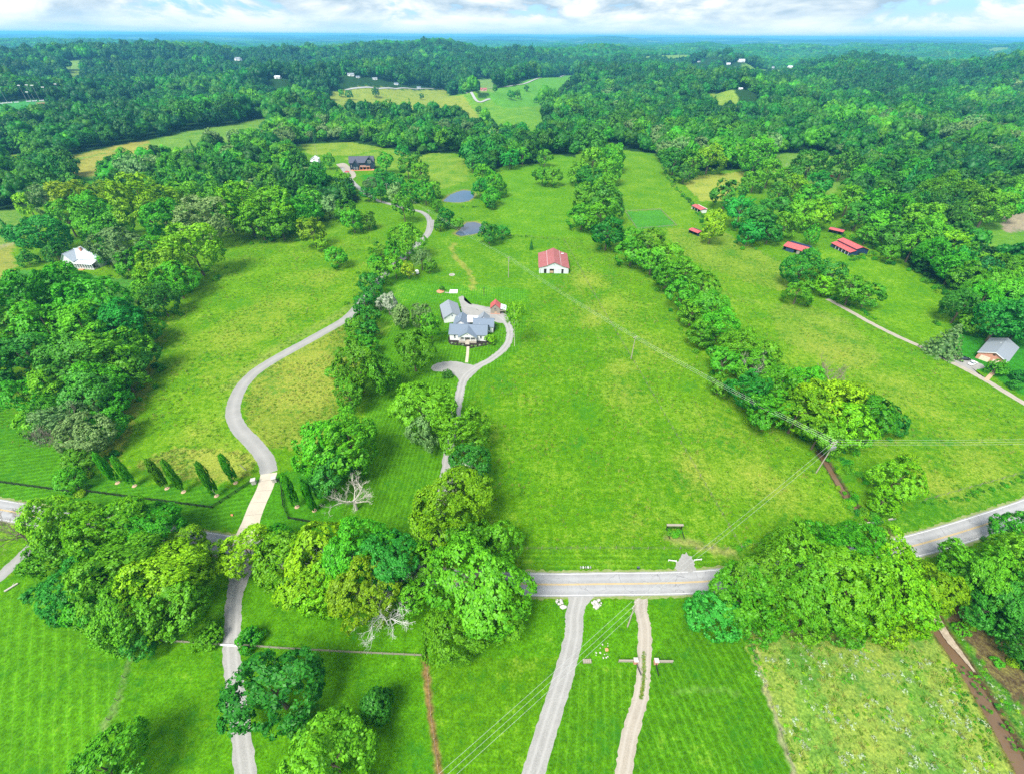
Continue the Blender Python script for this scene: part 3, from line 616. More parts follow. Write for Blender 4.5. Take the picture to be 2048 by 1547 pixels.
pad('car_yard', [(1890, 717), (1910, 711), (1932, 716), (1949, 721), (1968, 731), (1966, 736), (1951, 740), (1962, 752), (1976, 759), (1966, 760), (1933, 740), (1897, 722)], GRAVEL, .01, 'white gravel parking yard beside the brick house')
pad('gateway_pad', [(1356, 1120), (1370, 1104), (1386, 1120), (1388, 1140), (1352, 1140)], GRAVEL, .02, 'small white gravel gateway pad on the road verge', rag=.5)
drv('valley_road', [(690, 181), (760, 178), (805, 177), (858, 178), (893, 179), (922, 185), (946, 192), (981, 200)], 5.5, surfmat('far_road', (.24, .24, .24), (.30, .30, .30)), 'thin pale road crossing the far yellow fields', 0, .9, n=16)
drv('valley_road', [(972, 178), (1000, 175), (1025, 172), (1069, 160), (1127, 152), (1166, 150.5)], 7, MATS['far_road'], 'thin pale road curving above the far green wedge field', 0, .9, n=16)

def watermat(name, col, rough=.06):
    mm, t, b = newmat(name)
    g = t.nodes.new('ShaderNodeNewGeometry').outputs['Position']
    c = mixc(t, noise(t, .25, 3, .6, g), tuple(q * .7 for q in col), col); t.links.new(c, b.inputs['Base Color'])
    b.inputs['Roughness'].default_value = rough; b.inputs['IOR'].default_value = 1.33; b.inputs['Specular IOR Level'].default_value = .5
    bn = N(t, 'ShaderNodeBump', i_Strength=.08, i_Distance=.05); t.links.new(noise(t, 2.0, 3, .5, g), bn.inputs['Height']); t.links.new(bn.outputs[0], b.inputs['Normal'])
    return mm
PONDW = watermat('pond_water', (.05, .075, .12)); PONDW2 = watermat('clear_pond_water', (.03, .085, .16)); MUD = watermat('muddy_water', (.14, .088, .05), .12)
def big(px, k):
    c = (sum(p[0] for p in px) / len(px), sum(p[1] for p in px) / len(px)); return [(c[0] + (p[0] - c[0]) * k, c[1] + (p[1] - c[1]) * k) for p in px]
pad('pond', big(POND1, 1.08), PONDW, z=-.22, label='slate-grey farm pond beside a big round tree', rag=.3)
pad('pond', big(POND2, 1.06), PONDW2, z=-.22, label='oval blue pond below the dark hilltop house', rag=.3)
ribbon('creek_water', [G(*p) for p in CREEK], 2.9, MUD, rag=.5, zfix=-.62, label='muddy brown creek running along the weedy pasture')
ribbon('ditch_water', [G(*p) for p in DITCH], 1.5, MUD, rag=.3, zfix=-.55, label='narrow brown ditch below the leaning power pole')
pad('gravel_bar', [(1860, 1222), (1880, 1217), (1900, 1243), (1918, 1272), (1938, 1304), (1953, 1336), (1946, 1338), (1924, 1312), (1902, 1288), (1880, 1256)], DIRT, .03, 'pale pink gravel bar lying along the muddy creek', z=-.30)
pad('mulch_bed', [(896, 676), (899, 688), (915, 691), (928, 692), (938, 697), (953, 694), (972, 691), (984, 686), (986, 683), (976, 680), (940, 683), (902, 672)], MULCH, .012, 'dark mulch bed curving round the farmhouse front', rag=.2)
pad('mulch_bed', [(879, 614), (886, 641), (905, 645), (904, 641), (889, 638), (883, 613)], MULCH, .012, 'dark mulch strip along the garage wall', rag=.1)
pad('mulch_bed', [(986, 650), (990, 650), (989, 663), (985, 664)], MULCH, .012, 'narrow dark mulch strip beside the east wing', rag=.1)

# ------------------------------------------------------------------ tree building kit
def ico(sub=1):
    import bmesh
    bm = bmesh.new(); bmesh.ops.create_icosphere(bm, subdivisions=sub, radius=1)
    V = np.array([v.co[:] for v in bm.verts]); Fc = np.array([[v.index for v in f.verts] for f in bm.faces]); bm.free(); return V, Fc
ICO = ico(1); ICO2 = ico(2)
def unit(v): return v / (np.linalg.norm(v, axis=-1, keepdims=True) + 1e-9)
def leaves(rg, tp, td, tr, per, size, spread=1.0):
    """per leaf quads round every tuft (position tp, outward direction td, radius tr)"""
    n = len(tp); P = np.repeat(tp, per, 0); D = np.repeat(td, per, 0); R = np.repeat(tr, per)[:, None]
    e = unit(D * .75 + unit(rg.normal(size=P.shape)) * spread)
    pos = P + e * R * rg.uniform(.45, 1.05, (len(P), 1))
    nn = unit(e * .55 + D * .45 + np.array([0, 0, .25]) + rg.normal(size=P.shape) * .38)
    a = unit(np.cross(nn, rg.normal(size=P.shape))); b = np.cross(nn, a)
    s = size * rg.uniform(.45, 1.55, (len(P), 1))
    V = np.stack([pos - a * s, pos - b * s * .62 - nn * s * .15, pos + a * s, pos + b * s * .62 - nn * s * .15], 1).reshape(-1, 3)
    Fq = np.arange(len(P) * 4).reshape(-1, 4)
    tv = np.repeat(rg.uniform(0, 1, n), per); lv = np.clip(tv * .55 + rg.uniform(0, .5, len(P)) + .12 * e[:, 2], 0, 1)  # random tone per tuft and leaf; upward leaves lighter, top light put into colour
    return V, Fq, lv
def cores(rg, lc, lr, k):
    Vs = []; Fs = []; o = 0
    for c, r in zip(lc, lr):
        v = ICO[0] * (1 + rg.uniform(-.15, .15, (len(ICO[0]), 1))) * r * k + c
        Vs.append(v); q = ICO[1]; Fs.append(np.hstack([q, q[:, :1]]) + o); o += len(v)
    return np.vstack(Vs), np.vstack(Fs)
def crownmesh(name, seed, nl, lrad, ntuft, per, leaf, trad=(.09, .15), shape='round', core=.5, spread=1.0):
    rg = np.random.RandomState(seed)
    g = np.arange(nl) + .5; zz = 1 - 1.72 * g / nl; an = g * 2.39996 + rg.uniform(0, .9, nl)
    sx = np.sqrt(np.clip(1 - zz * zz, 0, 1))
    d = unit(np.stack([sx * np.cos(an), sx * np.sin(an), zz], 1) + rg.normal(size=(nl, 3)) * .16)
    lr = rg.uniform(*lrad, nl); lc = d * (1 - lr * .92)[:, None] * rg.uniform(.74, 1.16, (nl, 1))
    if shape == 'flat': lc[:, 2] *= .75
    if shape == 'cone':
        hh = (lc[:, 2] + 1) / 2; f = np.clip(1.15 - hh * 1.05, .05, 1)[:, None]
        lc[:, :2] *= f; lr *= (.45 + .6 * f[:, 0])
    if shape == 'column':
        hh = lc[:, 2]; lc[:, :2] *= .45; lr *= .8
    lc = np.vstack([lc, [[0, 0, -.05]]]); lr = np.append(lr, .48 if shape == 'round' else .35)
    tp = []; td = []
    w = lr ** 2; w = w / w.sum()
    while len(tp) < ntuft:
        q = rg.choice(nl + 1, p=w); e = unit(rg.normal(size=3) + d[q] * .9 if q < nl else rg.normal(size=3))
        if e[2] < -.75: continue
        p = lc[q] + e * lr[q] * rg.uniform(.9, 1.04)
        dist = np.linalg.norm(lc - p, axis=1) / lr; dist[q] = 9
        if dist.min() < .8: continue
        tp.append(p); td.append(unit(e * .8 + unit(p) * .4))
    tp = np.array(tp); td = np.array(td); tr = rg.uniform(*trad, ntuft)
    V, Fq, lv = leaves(rg, tp, td, tr, per, leaf, spread)
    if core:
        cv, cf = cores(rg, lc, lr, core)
        lv = np.concatenate([lv, np.full(len(cf), .1)]); Fq = np.vstack([Fq, cf + len(V)]); V = np.vstack([V, cv])  # core faces get a near-darkest leaf tone: crown-interior shade put into the colour
    if shape in ('round', 'flat'):
        f1, f2, f3 = rg.uniform(0, 6.28, 3); W_ = V.copy()
        V[:, 0] += .10 * np.sin(W_[:, 1] * 2.6 + f1) + .07 * np.sin(W_[:, 2] * 4 + f2); V[:, 1] += .10 * np.sin(W_[:, 0] * 2.6 + f2) + .07 * np.sin(W_[:, 2] * 4 + f3); V[:, 2] += .08 * np.sin(W_[:, 0] * 3 + f3) + .08 * np.sin(W_[:, 1] * 3.4 + f1)
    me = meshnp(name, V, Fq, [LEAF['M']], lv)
    return me
def conifermesh(name, seed, layers, per_layer, per, leaf):
    rg = np.random.RandomState(seed); tp = []; td = []
    for k in range(layers):
        h = k / (layers - 1); z = -1 + 2 * h; R = (1 - h) ** .85 * .95 + .05
        m_ = max(3, int(per_layer * (1 - h * .75)))
        for q in range(m_):
            a = 2 * PI * q / m_ + k * 1.1 + rg.uniform(-.2, .2)
            for s in np.linspace(.45, 1, max(2, int(5 * R))):
                r = R * s * rg.uniform(.9, 1.06); tp.append((r * math.cos(a), r * math.sin(a), z - .13 * s * s + rg.uniform(-.02, .02))); td.append((math.cos(a) * .55, math.sin(a) * .55, .6))
    tp = np.array(tp); td = unit(np.array(td)); tr = rg.uniform(.07, .11, len(tp))
    V, Fq, lv = leaves(rg, tp, td, tr, per, leaf, .9)
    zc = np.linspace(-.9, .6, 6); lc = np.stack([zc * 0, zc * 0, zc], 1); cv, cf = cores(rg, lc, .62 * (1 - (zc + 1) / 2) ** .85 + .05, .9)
    lv = np.concatenate([lv, np.full(len(cf), .05)]); Fq = np.vstack([Fq, cf + len(V)]); V = np.vstack([V, cv])  # conifer core coloured dark to paint the shade between the boughs
    return meshnp(name, V, Fq, [LEAF['D']], lv)
def trunkmesh(name, seed, mat=BARK, forks=4, r=.05, lean=0.0):
    """unit trunk from 0 to 1 with limbs; scaled per tree"""
    rg = random.Random(seed); mb = MB()
    mb.tube([(0, 0, -.02), (rg.uniform(-.02, .02), 0, .25), (rg.uniform(-.03, .03), lean, .6), (0, lean * 1.5, 1)], [r * 1.35, r, r * .75, r * .3], 7)
    for k in range(forks):
        a = k * 2.4 + rg.uniform(0, 1); z = rg.uniform(.38, .7)
        mb.tube([(0, 0, z), (.18 * math.cos(a), .18 * math.sin(a), z + .12), (.42 * math.cos(a), .42 * math.sin(a), z + .26)], [r * .55, r * .4, r * .12], 5)
    return mb.mesh(name, mat)
def twigs(mb, rg, p, d, L, r, lev, nb, droop=0.0, minr=.012):
    pts = [p]; rad = [r]; q = p.copy(); dd = d.copy()
    for k in range(3):
        dd = (dd + Vector((rg.uniform(-.22, .22), rg.uniform(-.22, .22), rg.uniform(-.15, .2) - droop))).normalized(); q = q + dd * (L / 3); pts.append(q.copy()); rad.append(max(minr, r * (1 - .25 * (k + 1))))
    mb.tube(pts, rad, 5 if lev > 1 else 3)
    if lev:
        for k in range(nb):
            t_ = rg.uniform(.3, 1); i_ = min(3, int(t_ * 3) + 1); b_ = pts[i_ - 1].lerp(pts[i_], t_ * 3 - (i_ - 1) if t_ < 1 else 1)
            e = (dd + Vector((rg.uniform(-1, 1), rg.uniform(-1, 1), rg.uniform(-.3, .8)))).normalized()
            twigs(mb, rg, b_, e, L * rg.uniform(.5, .78), max(minr, r * .5), lev - 1, nb, droop, minr)
def deadmesh(name, seed, mat, limbs=5, lev=3, nb=4, H=1.0, droop=0.0, spread=.9, r=.035):
    rg = random.Random(seed); mb = MB()
    mb.tube([(0, 0, -.02), (.01, 0, .15 * H), (0, .02, .34 * H)], [r * 1.6, r * 1.2, r], 7)
    for k in range(limbs):
        a = 2 * PI * k / limbs + rg.uniform(-.4, .4)
        twigs(mb, rg, Vector((0, .02, (.2 + .14 * rg.random()) * H)), Vector((math.cos(a) * spread, math.sin(a) * spread, .75)).normalized(), .42 * H, r * .7, lev, nb, droop, .0017)
    return mb.mesh(name, mat)
CROWN = {
    'big': [crownmesh('crown_big', 10 + k, 30, (.24, .37), 820, 20, .030, (.065, .115), core=0) for k in range(3)],
    'mid': [crownmesh('crown_mid', 20 + k, 19, (.27, .42), 430, 17, .042, (.08, .14), core=0) for k in range(4)],
    'small': [crownmesh('crown_small', 30 + k, 12, (.32, .48), 230, 14, .06, (.10, .17), core=0) for k in range(3)],
    'flat': [crownmesh('crown_flat', 40 + k, 22, (.24, .4), 540, 17, .038, (.07, .13), 'flat', core=0) for k in range(2)],
    'bush': [crownmesh('crown_bush', 50 + k, 12, (.4, .55), 240, 14, .055, (.09, .13)) for k in range(2)],
    'egg': [crownmesh('crown_egg', 60, 16, (.34, .5), 420, 16, .04, (.07, .12), 'cone')],
    'column': [crownmesh('crown_column', 70 + k, 13, (.4, .5), 260, 14, .055, (.10, .17), 'column') for k in range(2)],
    'airy': [crownmesh('crown_airy', 80 + k, 16, (.24, .38), 190, 13, .036, (.11, .2), core=.45, spread=1.4) for k in range(2)],
    'conifer': [conifermesh('crown_conifer', 90 + k, 13, 12, 10, .06) for k in range(2)],
}
TRUNK = [trunkmesh('trunk', k) for k in range(3)]
TRUNKP = trunkmesh('trunk', 8, BIRCH, 5, .022, .04)
TRUNKT = trunkmesh('trunk', 9, BIRCH, 0, .03)
def settle(cx, cy, rp, asp, lift):
    """ground spot, crown radius and crown centre height from the crown's place and half width in the picture"""
    z = 5.0
    for _ in range(8):
        p = G(cx, cy, z); p3 = Vector((p.x, p.y, p.z + z)); R = rp * depth(p3) / FPX; z = R * (asp + lift)
    return p, R, z
rt = random.Random(5); TREES = []
NAMES = {'column': 'columnar_tree', 'conifer': 'conifer', 'egg': 'holly_tree', 'bush': 'bush', 'airy': 'birch_tree'}
def tree(cx, cy, rp, mk, label, form=None, asp=None, lift=None, group=None, cat=None, base=None, trunk=None, name=None):
    form = form or ('big' if rp >= 62 else 'mid' if rp >= 33 else 'small')
    asp = asp or {'conifer': 1.5, 'egg': 1.25, 'bush': .8, 'column': 3.2, 'flat': .72}.get(form, rt.uniform(.82, .98))
    if lift is None: lift = {'bush': -.15, 'conifer': .05, 'egg': .05, 'column': .8}.get(form, .22)
    p, R, zc = settle(cx, cy, rp, asp, lift)
    if base is not None:                       # a tree whose foot shows: foot and crown centre in the picture
        p = G(*base); best = None
        for hh in np.arange(1, 30, .2):
            w = Vector((p.x, p.y, p.z + hh)) - Vector((0, 0, EYE)); f_ = w.dot(_f); e = abs(773.5 - FPX * w.dot(_u) / f_ - cy)
            if best is None or e < best[0]: best = (e, hh)
        zc = best[1]; R = rp * depth((p.x, p.y, p.z + zc)) / FPX
    o = empty(name or NAMES.get(form, 'broadleaf_tree'), p, rt.uniform(0, 6.28), label, cat or ('bush' if form == 'bush' else 'tree'), group)
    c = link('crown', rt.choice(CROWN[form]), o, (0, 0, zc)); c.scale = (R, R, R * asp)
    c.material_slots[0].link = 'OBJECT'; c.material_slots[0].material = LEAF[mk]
    if form != 'bush':
        tm = trunk or rt.choice(TRUNK); k = link('trunk', tm, o, (0, 0, -.15)); hgt_ = zc + R * asp * .45; w = R if form != 'column' else R * 2.2
        k.scale = (w * .9, w * .9, hgt_)
    TREES.append(o); return o
ORD = 'first second third fourth fifth sixth seventh eighth ninth tenth eleventh twelfth thirteenth fourteenth fifteenth sixteenth seventeenth eighteenth nineteenth twentieth'.split()
def nth_(k):
    if k < 20: return ORD[k]
    tens = ['', '', 'twenty', 'thirty', 'forty', 'fifty', 'sixty'][(k + 1) // 10]; u = (k + 1) % 10
    return tens + '-' + ORD[u - 1] if u else {30: 'thirtieth', 40: 'fortieth', 50: 'fiftieth', 60: 'sixtieth'}[k + 1]
def grove(where, frm, axis, rows, group, form=None, lift=None):
    """rows: (column, row, half width, leaf kind); counted along axis (picture direction) from the named end"""
    rows = sorted(rows, key=lambda q: q[0] * axis[0] + q[1] * axis[1])
    for k, q in enumerate(rows):
        tree(q[0], q[1], q[2], q[3], '%s tree %s, %s from %s' % (LOOK[q[3]], where, nth_(k), frm), q[4] if len(q) > 4 else form, None, lift, group)
def scatter(px, spacing, seed, kinds='MMDTMDTL', rr=(4.2, 7.0), edge=0):
    """tree spots inside a picture polygon, as rows for grove()"""
    P = poly(px); rg = random.Random(seed); lo, hi_ = P.min(0), P.max(0); out = []; tries = int((hi_[0] - lo[0]) * (hi_[1] - lo[1]) / spacing ** 2 * 14) + 40
    for _ in range(tries):
        x, y = rg.uniform(lo[0], hi_[0]), rg.uniform(lo[1], hi_[1])
        if not pip(np.array([x]), np.array([y]), P)[0] or any((x - a) ** 2 + (y - b) ** 2 < spacing ** 2 for a, b, *_q in out): continue
        out.append((x, y, rg.uniform(*rr), rg.choice(kinds)))
    res = []
    for x, y, R, kd in out:
        z = R * 1.1; w = Vector((x, y, float(hgt(x, y)) + z)) - Vector((0, 0, EYE)); f_ = w.dot(_f)
        res.append((1024 + FPX * w.dot(_r) / f_, 773.5 - FPX * w.dot(_u) / f_, R * FPX / f_, kd))
    return res

# ------------------------------------------------------------------ trees set one by one
T = tree
# below the road
T(548, 1382, 86, 'D', 'large dense dark green tree overhanging the gravel driveway below the plank fence', 'mid', .8)
T(601, 1443, 25, 'T', 'small blue-green bush tucked under the big dark tree by the driveway', 'bush', 1.2)
T(752, 1410, 42, 'D', 'dark egg-shaped holly tree alone on the lawn near the brown fence line', 'egg', 1.3)
T(657, 1520, 84, 'M', 'round fresh green tree cut by the bottom edge beside the holly', 'mid', .85)
T(212, 1538, 74, 'M', 'round green tree standing alone in the open bottom corner lawn', 'mid', .8)
T(414, 1271, 27, 'M', 'clipped round green bush on the west side of the plank fence gate', 'bush', .8, -.3)
T(500, 1278, 25, 'M', 'clipped round green bush on the east side of the plank fence gate', 'bush', .8, -.3)
T(283, 1270, 38, 'D', 'small dark green tree at the end of the plank fence', 'small')
T(950, 1165, 96, 'M', 'huge bright green tree leaning over the road, beside the bare white tree', 'big', .82)
T(915, 1250, 72, 'M', 'leafy green tree at the foot of the huge roadside tree', 'big', .8, .1)
T(985, 1215, 58, 'M', 'green tree on the east side of the huge roadside tree', 'mid')
roadside = [(95, 1035, 45, 'L'), (140, 1060, 60, 'L'), (215, 1065, 72, 'L'), (300, 1060, 62, 'M'), (355, 1095, 46, 'L'), (110, 1105, 55, 'M'), (150, 1170, 66, 'T'), (235, 1145, 80, 'M'), (330, 1150, 75, 'L'), (260, 1215, 72, 'M'), (205, 1210, 52, 'M'), (350, 1215, 58, 'M'),
            (412, 1108, 30, 'L'), (310, 1235, 45, 'M')]
grove('in the big roadside clump by the lawn', 'the road', (.3, 1), roadside, 'big roadside clump west of the gravel driveway')
rs2 = [(494, 1100, 48, 'L'), (575, 1118, 58, 'L'), (555, 1085, 36, 'M'), (640, 1108, 60, 'L'), (610, 1160, 50, 'L'), (660, 1175, 58, 'L'), (720, 1105, 66, 'M'), (775, 1120, 62, 'T'), (730, 1185, 64, 'L'), (830, 1120, 42, 'M'), (825, 1190, 40, 'M')]
grove('in the row shading the road', 'the driveway', (1, .1), rs2, 'roadside row beside the bare white tree')
rs3 = [(1492, 1192, 60, 'M'), (1530, 1165, 62, 'M'), (1520, 1225, 55, 'M'), (1600, 1110, 66, 'M'), (1615, 1190, 72, 'M'), (1690, 1100, 66, 'M'), (1700, 1185, 76, 'L'), (1680, 1245, 46, 'M'), (1775, 1120, 60, 'L'), (1790, 1190, 74, 'L'), (1850, 1170, 56, 'L'), (1790, 1245, 46, 'L'), (1600, 1240, 42, 'M')]
grove('in the clump above the weedy pasture', 'the driveways', (1, .15), rs3, 'roadside clump above the weedy pasture')
T(1430, 1232, 50, 'T', 'dark blue-green rounded tree at the corner of the weedy pasture', 'mid', .8, .05)
rs4 = [(1948, 1138, 56, 'M'), (1985, 1165, 62, 'M'), (2045, 1066, 42, 'M'), (2050, 1130, 62, 'M'), (1960, 1060, 0, 'M'), (1975, 1215, 48, 'D'), (2040, 1215, 62, 'D'), (2055, 1280, 48, 'D'), (2100, 1180, 60, 'M')]
grove('in the clump along the muddy creek', 'the road', (.2, 1), [q for q in rs4 if q[2]], 'clump along the muddy creek')
# on the property
T(905, 1005, 72, 'L', 'yellow-green tree whose crown hides the lower house driveway', 'big', .95)
T(870, 1045, 46, 'L', 'yellow-green tree low on the west side of the driveway above the road', 'mid')
T(1000, 1088, 42, 'M', 'green tree on the field side of the driveway above the road', 'mid')
T(935, 1070, 46, 'M', 'green tree between driveway and road beside the huge roadside tree', 'mid')
T(852, 812, 58, 'M', 'big dense round tree beside the upper house driveway', 'big', .95)
T(848, 868, 33, 'G', 'grey-green shrubby tree in front of the big round driveway tree', 'mid', 1.1, .02)
T(925, 862, 50, 'M', 'bright leafy tree on the field side of the house driveway', 'mid', 1.0)
T(944, 928, 41, 'D', 'dark green rounded tree at the field edge below the bright driveway tree', 'mid', .95)
T(925, 958, 32, 'S', 'silvery grey-green tree between the dark tree and the yellow-green tree', 'mid', 1.0, .1)
T(640, 900, 56, 'M', 'big green tree on the meadow side of the dead tree', 'mid', .95)
T(700, 885, 62, 'M', 'big green tree just behind the bare dead tree', 'mid', .95)
T(660, 950, 44, 'T', 'lower blue-green tree between the columnar trees and the dead tree', 'mid')
T(715, 735, 44, 'M', 'green tree in the clump west of the striped lawn, the tallest one', 'mid', 1.2)
T(698, 785, 34, 'M', 'green tree at the foot of the clump west of the striped lawn', 'mid')
T(668, 742, 16, 'M', 'small round tree at the meadow edge of the clump west of the lawn', 'small')
T(760, 745, 36, 'M', 'green tree between the lawn clump and the oval tree by the farmhouse', 'mid', 1.2)
T(826, 702, 36, 'M', 'tall oval green tree on the lawn west of the farmhouse walkway', 'mid', 1.15)
T(842, 632, 21, 'G', 'grey-green slender tree on the lawn beside the garage', 'small', 1.2)
T(862, 655, 21, 'M', 'slender green tree on the lawn in front of the garage', 'small', 1.4)
T(802, 630, 23, 'G', 'dull grey-green cedar on the lawn, right of the silver tree', 'egg', 1.3)
T(775, 606, 19, 'S', 'silvery tree against the boundary row behind the lawn', 'small', 1.2)
T(1037, 632, 24, 'L', 'tall birch with a bare pale trunk beside the looping driveway', 'airy', 1.3, base=(1029, 692), trunk=TRUNKP)
T(981, 677, 11, 'L', 'small bright tree at the east corner of the farmhouse front', 'small', .9)
T(894, 747, 11, 'D', 'round dark bush on the mulch ring by the turning area', 'bush', .8)
T(790, 534, 19, 'L', 'lime green tree below the boundary clump behind the lawn', 'small', 1.1)
T(816, 541, 13, 'Y', 'small yellow-green tree beside the white camper', 'small', 1.2)
T(812, 482, 33, 'M', 'broad green tree at the top of the boundary row near the curving driveway', 'mid')
T(788, 500, 20, 'M', 'green tree on the meadow side of the boundary row top', 'small')
T(842, 515, 22, 'G', 'grey-green sparse tree behind the white camper', 'airy', 1.0, trunk=TRUNK[0])
T(858, 530, 14, 'M', 'slim green tree just east of the white camper', 'small')
T(978, 466, 21, 'D', 'big round dark tree on the shore of the slate-grey pond', 'mid', 1.0, .05)
T(1006, 462, 14, 'D', 'smaller dark tree behind the big round pond tree', 'small')
T(893, 434, 18, 'D', 'dark green tree at the back of the slate-grey pond', 'small')
T(916, 446, 13, 'M', 'low green tree leaning over the slate-grey pond', 'small', .8)
T(880, 448, 12, 'D', 'dark green tree at the corner behind the slate-grey pond', 'small')
T(873, 410, 12, 'M', 'small green tree between the two ponds', 'small')
T(1063, 489, 5, 'D', 'tiny dark conifer standing alone beside the white barn', 'conifer', 2.0)
row = [(757, 545, 22, 'M'), (742, 566, 24, 'D'), (748, 590, 22, 'D'), (730, 606, 22, 'D'), (732, 632, 24, 'D'), (714, 655, 24, 'M'), (735, 660, 20, 'D'), (716, 690, 24, 'M'), (752, 525, 16, 'M'), (762, 505, 16, 'M'), (738, 690, 20, 'M')]
grove('in the row beside the striped lawn', 'the ponds', (0, 1), row, 'boundary row beside the striped lawn')
# meadow and white house
T(624, 464, 26, 'L', 'bright leafy tree standing alone at the top of the hay meadow', 'small', 1.0)
T(640, 488, 13, 'L', 'low bright tree touching the lone meadow tree', 'small')
T(672, 511, 22, 'M', 'round green tree alone in the upper hay meadow', 'small', .9)
T(82, 468, 46, 'T', 'big layered blue-green pine beside the white house', 'flat', .85, .05)
T(108, 502, 22, 'D', 'dark rounded yew in front of the layered pine', 'small', .9, 0)
T(52, 516, 17, 'D', 'dark rounded yew at the outer foot of the layered pine', 'small', .9, 0)
T(142, 513, 14, 'M', 'small green tree at the porch corner of the white house', 'small', .9, .05)
T(14, 460, 14, 'T', 'small dark conifer at the edge of the pale lane', 'conifer', 1.5)
wh = [(236, 498, 44, 'G'), (214, 512, 20, 'M'), (208, 470, 24, 'M'), (300, 500, 30, 'M'), (385, 498, 50, 'L'), (330, 535, 40, 'L'), (300, 555, 32, 'L'), (350, 560, 36, 'M'), (320, 600, 34, 'D'), (290, 580, 24, 'M'), (260, 525, 28, 'M')]
grove('between white house and hay meadow', 'the house', (1, .8), wh, 'row between white house and hay meadow')
back = [(55, 410, 22, 'L'), (95, 400, 30, 'G'), (140, 395, 34, 'Y'), (180, 420, 36, 'M'), (215, 395, 34, 'L'), (230, 440, 30, 'M'), (130, 435, 34, 'M'), (285, 405, 56, 'L'), (330, 440, 40, 'M'), (410, 440, 48, 'G'), (455, 430, 34, 'M'), (490, 415, 52, 'L'), (545, 420, 46, 'L'), (590, 420, 38, 'M'), (620, 405, 30, 'M'), (560, 450, 28, 'M'), (520, 450, 30, 'M'), (370, 400, 36, 'M'), (440, 395, 34, 'M'), (180, 460, 26, 'M')]
grove('in the wood behind the white house', 'the pine', (1, 0), back, 'tall wood behind the white house')
lm = [(50, 600, 60, 'M'), (125, 580, 52, 'M'), (190, 605, 52, 'M'), (20, 660, 55, 'M'), (95, 655, 60, 'M'), (170, 660, 60, 'M'), (240, 650, 52, 'T'), (280, 660, 34, 'M'), (45, 720, 50, 'D'), (150, 725, 60, 'D'), (225, 705, 56, 'M'), (275, 715, 36, 'T'), (195, 765, 46, 'M'), (250, 755, 36, 'M'), (-30, 720, 55, 'M'), (-40, 600, 55, 'M')]
grove('in the big wood below the white house', 'the house', (.2, 1), lm, 'big wood below the white house lawn')
lm2 = [(45, 795, 44, 'M'), (95, 775, 42, 'M'), (180, 790, 46, 'T'), (230, 800, 30, 'M'), (125, 845, 46, 'G'), (175, 865, 44, 'G'), (210, 850, 34, 'M'), (160, 915, 30, 'M'), (140, 955, 26, 'M'), (90, 825, 36, 'M'), (60, 840, 26, 'M')]
grove('in the wood strip ending at the black fence', 'its top', (.2, 1), lm2, 'strip of wood running down to the black fence')
# columnar trees: foot and top in the picture
for (bx, by), (tx, ty), r_, lb in [((235, 965), (181, 912), 16, 'columnar tree nearest the wood, end of the row above the black fence'), ((269, 971), (223, 919), 15, 'second columnar tree from the wood along the black fence'),
                                   ((334, 976), (295, 924), 15, 'columnar tree, third from the wood along the black fence'), ((367, 983), (327, 926), 15, 'columnar tree, fourth from the wood along the black fence'),
                                   ((433, 991), (394, 931), 15, 'columnar tree at the bend of the black fence'), ((471, 965), (442, 914), 14, 'columnar tree nearest the stone pillar on the hay meadow side'),
                                   ((594, 1013), (562, 953), 13, 'columnar tree inside the short black fence, nearest the concrete apron'), ((629, 1020), (605, 964), 12, 'columnar tree inside the short black fence, nearest the big trees')]:
    p = G(bx, by); best = None
    for hh in np.arange(4, 20, .1):
        w = Vector((p.x, p.y, hh)) - Vector((0, 0, EYE)); f_ = w.dot(_f); e = abs(773.5 - FPX * w.dot(_u) / f_ - ty)
        if best is None or e < best[0]: best = (e, hh)
    h_ = best[1]; o = empty('columnar_tree', p, rt.uniform(0, 6), 'narrow dark green ' + lb, 'tree', 'young columnar trees along the black fence')
    R = r_ * depth(p) / FPX; c = link('crown', rt.choice(CROWN['column']), o, (0, 0, h_ * .55)); c.scale = (2.0 * rt.uniform(.9, 1.12), 2.0 * rt.uniform(.9, 1.12), h_ * .64); c.material_slots[0].link = 'OBJECT'; c.material_slots[0].material = LEAF['M']
    k = link('trunk', TRUNKT, o, (0, 0, 0)); k.scale = (3.2, 3.2, h_ * .7)
    k = link('mulch_ring', MB().slab([(.75 * math.cos(a), .75 * math.sin(a), .03) for a in np.arange(0, 6.28, .63)], .05).mesh('mulch_ring', WOODT), o)
# long hedgerow, from the road end up
hr = [(1785, 842, 27, 'D'), (1735, 828, 40, 'M'), (1690, 850, 48, 'L'), (1655, 800, 56, 'L'), (1640, 868, 40, 'M'), (1600, 820, 52, 'L'), (1560, 775, 44, 'M'), (1540, 820, 44, 'M'), (1610, 765, 40, 'M'), (1700, 790, 36, 'L'), (1500, 780, 40, 'D'), (1505, 730, 36, 'M'), (1440, 770, 22, 'M'),
      (1480, 690, 38, 'M'), (1450, 720, 32, 'M'), (1530, 705, 28, 'M'), (1440, 650, 36, 'M'), (1405, 665, 30, 'M'), (1420, 612, 36, 'M'), (1385, 625, 28, 'M'), (1400, 575, 34, 'M'), (1365, 590, 30, 'M'), (1370, 545, 34, 'M'), (1335, 550, 30, 'M'), (1335, 515, 32, 'M'), (1305, 520, 28, 'M'), (1300, 485, 32, 'M'), (1265, 500, 30, 'M'),
      (1265, 475, 26, 'M'), (1215, 465, 32, 'D'), (1200, 430, 32, 'M'), (1165, 430, 28, 'M'), (1215, 410, 30, 'D'), (1170, 395, 28, 'M'), (1210, 375, 28, 'M'), (1175, 360, 28, 'D'), (1220, 340, 26, 'M'), (1185, 325, 26, 'M'), (1155, 345, 22, 'M'), (1225, 312, 26, 'M'), (1190, 295, 26, 'D')]
